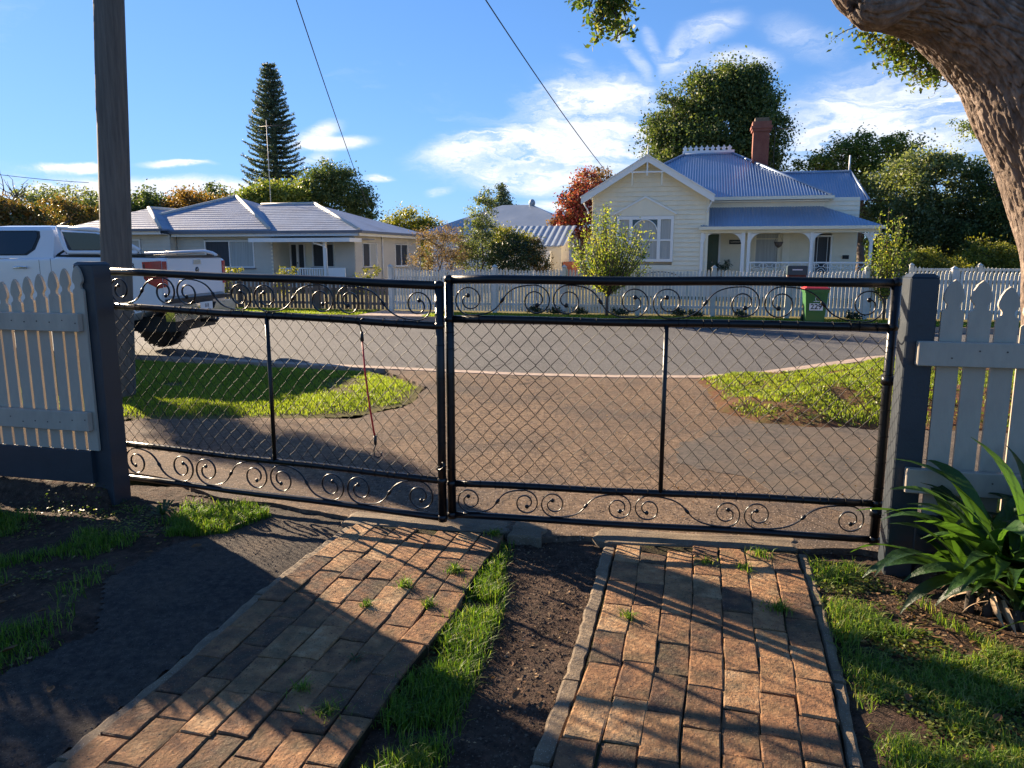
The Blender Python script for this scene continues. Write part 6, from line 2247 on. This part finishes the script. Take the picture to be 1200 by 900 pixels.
# low plants along the white fence
for k, (s, lab) in enumerate([(0.6, 'first dark clump at the foot of the white fence from the left'), (1.15, 'second dark clump at the foot of the white fence'), (1.75, 'third dark clump beside the lime street tree'), (2.75, 'dark clump just right of the lime street tree'), (4.2, 'wide dark clump at the foot of the white fence'), (4.55, 'reddish dark clump near the middle of the white fence'), (5.6, 'flat dark clump left of the green bin'), (8.1, 'dark clump right of the green bin'), (9.4, 'low clump under the narrow young tree')]):
    p = W(s, -.28)
    tree('border_plant', lab, (p.x, p.y, .04), [((p.x, p.y, .17), (.14, .12, .10)), ((p.x + .12, p.y, .12), (.12, .1, .07))], 500, .05, LF_DEEP, .01, clumps=20, rc=.04, cat='plant', limbs=2)
for (px_, Y, lab, h_) in ((332, 21.0, 'small rose bush over the weathered fence before the left porch', .55), (430, 21.2, 'spindly rose bush over the weathered fence at its right end', .65), (268, 21.2, 'leafy climber on the weathered fence beside the ute', .4)):
    p = at(px_, 322, Y)
    tree('rose_bush', lab, (p.x, Y, .03), [((p.x, Y, .95), (.28, .2, .22)), ((p.x + .25, Y, 1.1), (.14, .12, .12)), ((p.x - .1, Y, .6), (.2, .15, .2))], 700, .06, LF_YELLOW, .02, clumps=30, rc=.07, cat='shrub', limbs=6)
pp = W(5.55, 10.4)
tree('potted_palm', 'dark spiky pot plant on the verandah right of the green door', (pp.x, pp.y, .52), [((pp.x, pp.y, 1.05), (.22, .15, .12)), ((pp.x + .22, pp.y, 1.2), (.12, .1, .12)), ((pp.x - .18, pp.y, 1.12), (.14, .1, .06))], 500, .10, LF_DEEP, .035, clumps=30, rc=.06, cat='plant', limbs=3, aspect=.2)

# unseen street tree at left, whose crown shades the verge and footpath
tree('street_tree', 'street tree on the left verge just outside the view, shading the footpath', (-10.35, 13.9, 0), [((-10.3, 13.85, 4.0), (.45, .45, .5)), ((-10.35, 13.95, 4.5), (.35, .4, .4))], 4500, .10, LF_MID, .10, clumps=70, rc=.13)

tree('street_tree', 'small garden tree beyond the left fence outside the view, dappling the yard', (-8.1, 7.3, 0), [((-8.0, 7.3, 3.1), (1.1, 1.0, 1.0)), ((-7.6, 7.4, 2.4), (.7, .8, .7)), ((-8.4, 7.2, 3.7), (.8, .8, .7))], 12000, .09, LF_MID, .09, clumps=130, rc=.16)

# ------------------------------------------------------------------ the great rough-barked tree at right
M_BARK = pmat('furrowed_bark', [(.06, .045, .036), (.14, .10, .078), (.22, .165, .13), (.30, .235, .19)], scale=12, detail=9, rough=.92, bump=1.0, bscale=26, bdetail=8, stretch=(1, 1, .45), dist=.02,
              dirt=(.09, .075, .06), dscale=2.5, damt=.4, low=.28, high=.72)
gt = thing('big_tree', 'huge tree with furrowed brown bark leaning over the right picket fence', 'tree', (4.85, 6.3, 0))
GO = Vector((4.85, 6.3, 0))


def bark_tube(path, radii, name, parent, nseg=300, dens=.015, seed=0.0, amp=.045, squash=1.0):
    # resample a smooth centreline
    P = [Vector(p) for p in path]
    def cat(i, f):
        p0, p1, p2, p3 = P[max(0, i - 1)], P[i], P[min(len(P) - 1, i + 1)], P[min(len(P) - 1, i + 2)]
        return .5 * ((2 * p1) + (p2 - p0) * f + (2 * p0 - 5 * p1 + 4 * p2 - p3) * f * f + (3 * p1 - p0 - 3 * p2 + p3) * f ** 3)
    pts, rad = [], []
    for i in range(len(P) - 1):
        m = max(2, int((P[i + 1] - P[i]).length / dens))
        for j in range(m):
            f = j / m
            pts.append(cat(i, f))
            g = f * f * (3 - 2 * f)
            rad.append(radii[i] * (1 - g) + radii[i + 1] * g)
    pts.append(P[-1])
    rad.append(radii[-1])
    k = len(pts)
    u = Vector((1, 0, 0))
    V = []
    ln = 0
    for i in range(k):
        t = (pts[min(k - 1, i + 1)] - pts[max(0, i - 1)]).normalized()
        if i:
            ln += (pts[i] - pts[i - 1]).length
        u = (u - t * u.dot(t)).normalized()
        w = t.cross(u)
        for j in range(nseg):
            a = 2 * PI * j / nseg
            ca, sa = math.cos(a), math.sin(a)
            r = rad[i]
            q = Vector((ca * r, sa * r, ln))
            # big lobes, then long furrowed plates
            big = noise.noise(Vector((ca * 1.3, sa * 1.3, ln * .9 + seed))) * .10 * r
            wv = noise.noise(Vector((q.x * 5, q.y * 5, ln * 2.2 + seed))) * .9
            f1 = abs(noise.noise(Vector((q.x * 25 + wv * .7, q.y * 25 + wv * .7, ln * 1.9 + seed))))
            f2 = abs(noise.noise(Vector((q.x * 44, q.y * 44, ln * 6 + seed + 7))))
            ridge = min(1.0, f1 * 5.5) ** .8 * .68 + min(1.0, f2 * 4.5) * .32
            fine = noise.noise(Vector((q.x * 70, q.y * 70, ln * 45))) * .004
            rr_ = r + big + amp * (ridge - .75) + fine
            V.append(pts[i] + (u * ca + w * sa) * rr_)
    V = np.array([tuple(v) for v in V]) - np.array(tuple(GO))
    i = np.arange((k - 1) * nseg)
    row, c = i // nseg, i % nseg
    a = row * nseg + c
    b = row * nseg + (c + 1) % nseg
    F = np.stack([a, b, b + nseg, a + nseg], 1)
    return link_mesh(name, np_mesh(name, V, F, M_BARK, smooth=True), parent)


bark_tube([(5.1, 6.35, -.15), (4.98, 6.3, .35), (4.86, 6.3, 1.1), (4.80, 6.3, 1.6), (4.60, 6.3, 2.15), (4.28, 6.28, 2.72), (3.88, 6.25, 3.20), (3.28, 6.2, 3.52), (2.82, 6.15, 3.64), (2.55, 6.1, 4.0), (2.3, 6.1, 4.8)],
          [.66, .52, .46, .455, .475, .48, .42, .345, .32, .27, .22], 'trunk', gt, seed=1.0)
bark_tube([(4.55, 6.35, 2.2), (4.85, 6.3, 2.9), (5.1, 6.25, 3.6), (5.7, 6.2, 4.8)], [.40, .40, .36, .28], 'limb', gt, nseg=110, seed=5.0)
bark_tube([(2.95, 6.0, 3.60), (2.72, 5.95, 3.42), (2.56, 5.93, 3.44)], [.24, .20, .12], 'branch_stub', gt, nseg=90, seed=9.0)
tm = MB()
GC = [((7.2, 7.6, 5.3), (2.2, 2, 1.0)), ((2.0, 6.5, 6.3), (1.8, 1.4, 1.0)), ((4.3, 6.6, 7.2), (2.4, 1.8, 1.2)), ((.9, 6.4, 5.9), (1.2, 1.2, .9))]
for (c, r) in GC:
    limb(tm, Vector((4.0, 6.3, 4.6)) - GO if c[0] > 3 else Vector((2.35, 6.1, 4.9)) - GO, Vector(c) - GO, .14, .04, .1)
limb(tm, Vector((2.35, 6.1, 4.9)) - GO, Vector((.9, 6.3, 5.3)) - GO, .09, .035, .1)
# hanging sprays: the two that come into view
hang = []
def spray(root, tip, n, spread, per, mb=tm):
    root, tip = Vector(root), Vector(tip)
    limb(mb, root - GO, tip - GO, .016, .004, .10, 8, 5)
    for k in range(n):
        f = random.uniform(.25, 1)
        a = root.lerp(tip, f)
        b = a + Vector((random.gauss(0, spread), random.gauss(0, spread * .7), random.gauss(-spread * .2, spread * .6)))
        limb(mb, a - GO, b - GO, .006, .002, .12, 4, 4)
        for i in range(per):
            g = random.uniform(.3, 1.1)
            hang.append(tuple(a.lerp(b, g) + Vector((random.gauss(0, .035), random.gauss(0, .035), random.gauss(0, .035)))))
S1 = at(712, -60, 6.2)
for (px_, py_) in ((700, 45), (722, 48), (712, 20), (690, 12), (735, 18), (705, -20), (680, 2)):
    spray(S1, at(px_, py_, 6.2 + random.uniform(-.2, .2)), 13, .09, 22)
limb(tm, Vector((.9, 6.3, 5.3)) - GO, S1 - GO, .04, .016)
S2 = at(1075, -20, 7.2)
for (px_, py_) in ((1060, 70), (1085, 85), (1040, 72), (1100, 92), (1015, 50), (1050, 90), (1000, 32), (1075, 96), (1095, 75), (1030, 60), (1110, 100)):
    spray(S2, at(px_, py_, 7.3 + random.uniform(-.3, .3)), 16, .12, 20)
limb(tm, Vector((3.6, 6.4, 3.9)) - GO, S2 - GO, .05, .02)
tm.build('twigs', M_BARKD, gt)
LF_CAMPHOR = leafmat('camphor_leaf', [(.03, .06, .014), (.07, .12, .025), (.13, .18, .04), (.22, .20, .06)], trans=.45, rough=.6, scale=1.5, spec=.25)
leaves('hanging_leaves', np.array(hang), .052, LF_CAMPHOR, gt, .55, droop=.4, off=GO)
leaves('crown', blob_points(GC, 22000, 260, .22, .4), .075, LF_CAMPHOR, gt, .55, off=GO)

# ------------------------------------------------------------------ strappy plant at the right post
LF_STRAP = pmat('strap_leaf', [(.007, .024, .007), (.015, .045, .010), (.028, .072, .014)], scale=9, rough=.42, rnd=True, rndv=.5, spec=.4, stretch=(1, 1, 1), bump=.35, bscale=60)
nt = LF_STRAP.node_tree
bsn = nt.nodes['Principled BSDF']
trn = nt.nodes.new('ShaderNodeBsdfTranslucent')
trn.inputs[0].default_value = (.16, .36, .03, 1)
mxn = nt.nodes.new('ShaderNodeMixShader')
mxn.inputs[0].default_value = .22
outn = nt.nodes['Material Output']
nt.links.new(bsn.outputs[0], mxn.inputs[1])
nt.links.new(trn.outputs[0], mxn.inputs[2])
nt.links.new(mxn.outputs[0], outn.inputs[0])
M_DEADLEAF = pmat('dead_strap_leaf', [(.10, .055, .03), (.22, .14, .08), (.36, .26, .17)], scale=8, rough=.85, rnd=True, rndv=.6)


def strap_mesh(i, dead=False):
    rr = random.Random(i + 300)
    L_ = rr.uniform(.42, .64) if not dead else rr.uniform(.22, .40)
    w0 = rr.uniform(.021, .030) * (1 if not dead else .8)
    e0 = R(rr.uniform(52, 78)) if not dead else R(rr.uniform(-5, 25))
    bend = rr.uniform(.9, 2.1) if not dead else rr.uniform(.6, 1.6)
    n = 11
    p = Vector((0, 0, 0))
    vs = []
    el = e0
    tw = rr.uniform(-.5, .5)
    for k in range(n + 1):
        f = k / n
        w = w0 * (.62 + .6 * math.sin(PI * min(1, f * .9 + .12)) ** .8) * (1 - max(0, f - .75) / .25 * .88)
        side = Vector((0, math.cos(tw * f), math.sin(tw * f)))
        nrm = Vector((-math.sin(el), 0, math.cos(el)))
        v = .35 * w * (1 - .5 * f)
        vs += [p - side * w + nrm * v, p - side * w * .5 + nrm * v * .3, Vector(p), p + side * w * .5 + nrm * v * .3, p + side * w + nrm * v]
        p = p + Vector((math.cos(el), 0, math.sin(el))) * (L_ / n)
        el -= bend / n * (.4 + 1.2 * f)
    fs = []
    for k in range(n):
        for j in range(4):
            a = k * 5 + j
            fs.append((a, a + 1, a + 6, a + 5))
    mb = MB().add(vs, fs, True)
    me = bpy.data.meshes.new('leaf')
    me.from_pydata([tuple(v) for v in mb.v], [], mb.f)
    me.polygons.foreach_set('use_smooth', [True] * len(mb.f))
    me.materials.append(M_DEADLEAF if dead else LF_STRAP)
    return me


STR = [strap_mesh(i) for i in range(14)]
DSTR = [strap_mesh(i, True) for i in range(6)]


def strap_plant(x, y, n, nd, label, seed, sc=1.0, z0=.10):
    rr = random.Random(seed)
    t = thing('strappy_plant', label, 'plant', (x, y, 0))
    for c in range(max(3, n // 14)):
        a, q = rr.uniform(0, 2 * PI), rr.uniform(0, .16)
        cx_, cy_ = q * math.cos(a), q * math.sin(a)
        MB().tube([(cx_, cy_, -.05), (cx_ * 1.05, cy_ * 1.05, z0 * .7)], [.024, .014], 8).build('stem_base', M_BARKD, t)
        k = n // max(3, n // 14)
        for j in range(k):
            rz = 2 * PI * j / k + rr.uniform(-.4, .4)
            o = link_mesh('leaf', rr.choice(STR), t, (cx_ + .02 * math.cos(rz), cy_ + .02 * math.sin(rz), z0 + rr.uniform(-.04, .07)), (R(rr.uniform(-14, 14)), R(rr.uniform(-30, 38)), rz))
            s = rr.uniform(.75, 1.15) * sc
            o.scale = (s, s * rr.uniform(.85, 1.15), s)
    for j in range(nd):
        rz = rr.uniform(PI * .75, PI * 1.7)
        o = link_mesh('dead_leaf', rr.choice(DSTR), t, (rr.uniform(-.12, .12), rr.uniform(-.12, .08), z0 * rr.uniform(.5, 1.4)), (R(rr.uniform(-40, 40)), R(rr.uniform(0, 30)), rz))
        s = rr.uniform(.35, .62)
        o.scale = (s, s * .8, s)
    return t


strap_plant(2.16, 3.10, 96, 34, 'large clump of dark glossy strap leaves in front of the right gate post and pickets', 21, 1.15, .10)
strap_plant(2.55, 3.02, 60, 12, 'second clump of strap leaves at the right edge of the view', 22, 1.2, .11)
strap_plant(2.40, 2.74, 26, 18, 'front clump of strap leaves over dry dead leaves at the right edge', 23, .9, .08)
# twiggy dead bits under the plant
mb = MB()
rr = random.Random(8)
for k in range(26):
    x, y = rr.uniform(1.75, 2.6), rr.uniform(2.55, 3.1)
    a = rr.uniform(0, 2 * PI)
    l = rr.uniform(.04, .16)
    z = float(soil_h(np.array([x]), np.array([y]))[0]) + .012
    mb.tube([(x, y, z), (x + l * .5 * math.cos(a), y + l * .5 * math.sin(a), z + .012), (x + l * math.cos(a + .3), y + l * math.sin(a + .3), z + .002)], .002, 4)
tag(mb.build('dead_twig_litter', M_STRAW), 'thin dead twigs scattered under the strappy plant', 'twigs', kind='stuff')
# silvery weed by the left post and rosette on the bricks
for (x, y, r_, lab) in ((-2.08, 4.22, .10, 'grey-green feathery weed beside the left gate post'), (-.60, 2.62, .035, 'small grey rosette weed growing on the shaded bricks')):
    mb = MB()
    t = thing('weed', lab, 'weed', (x, y, 0.01))
    for k in range(18):
        a = 2 * PI * k / 18 + random.uniform(-.2, .2)
        l = r_ * random.uniform(.6, 1.2)
        h = l * random.uniform(.2, .9)
        w_ = r_ * .10
        d = Vector((math.cos(a), math.sin(a), 0))
        s = Vector((-math.sin(a), math.cos(a), 0)) * w_
        mb.add([Vector((0, 0, .01)) - s * .5, Vector((0, 0, .01)) + s * .5, d * l * .6 + s + Vector((0, 0, h)), d * l * .6 - s + Vector((0, 0, h)), d * l + Vector((0, 0, h * .8))], [(0, 1, 2, 3), (3, 2, 4)])
    mb.build('rosette', LF_GLOSSY, t)
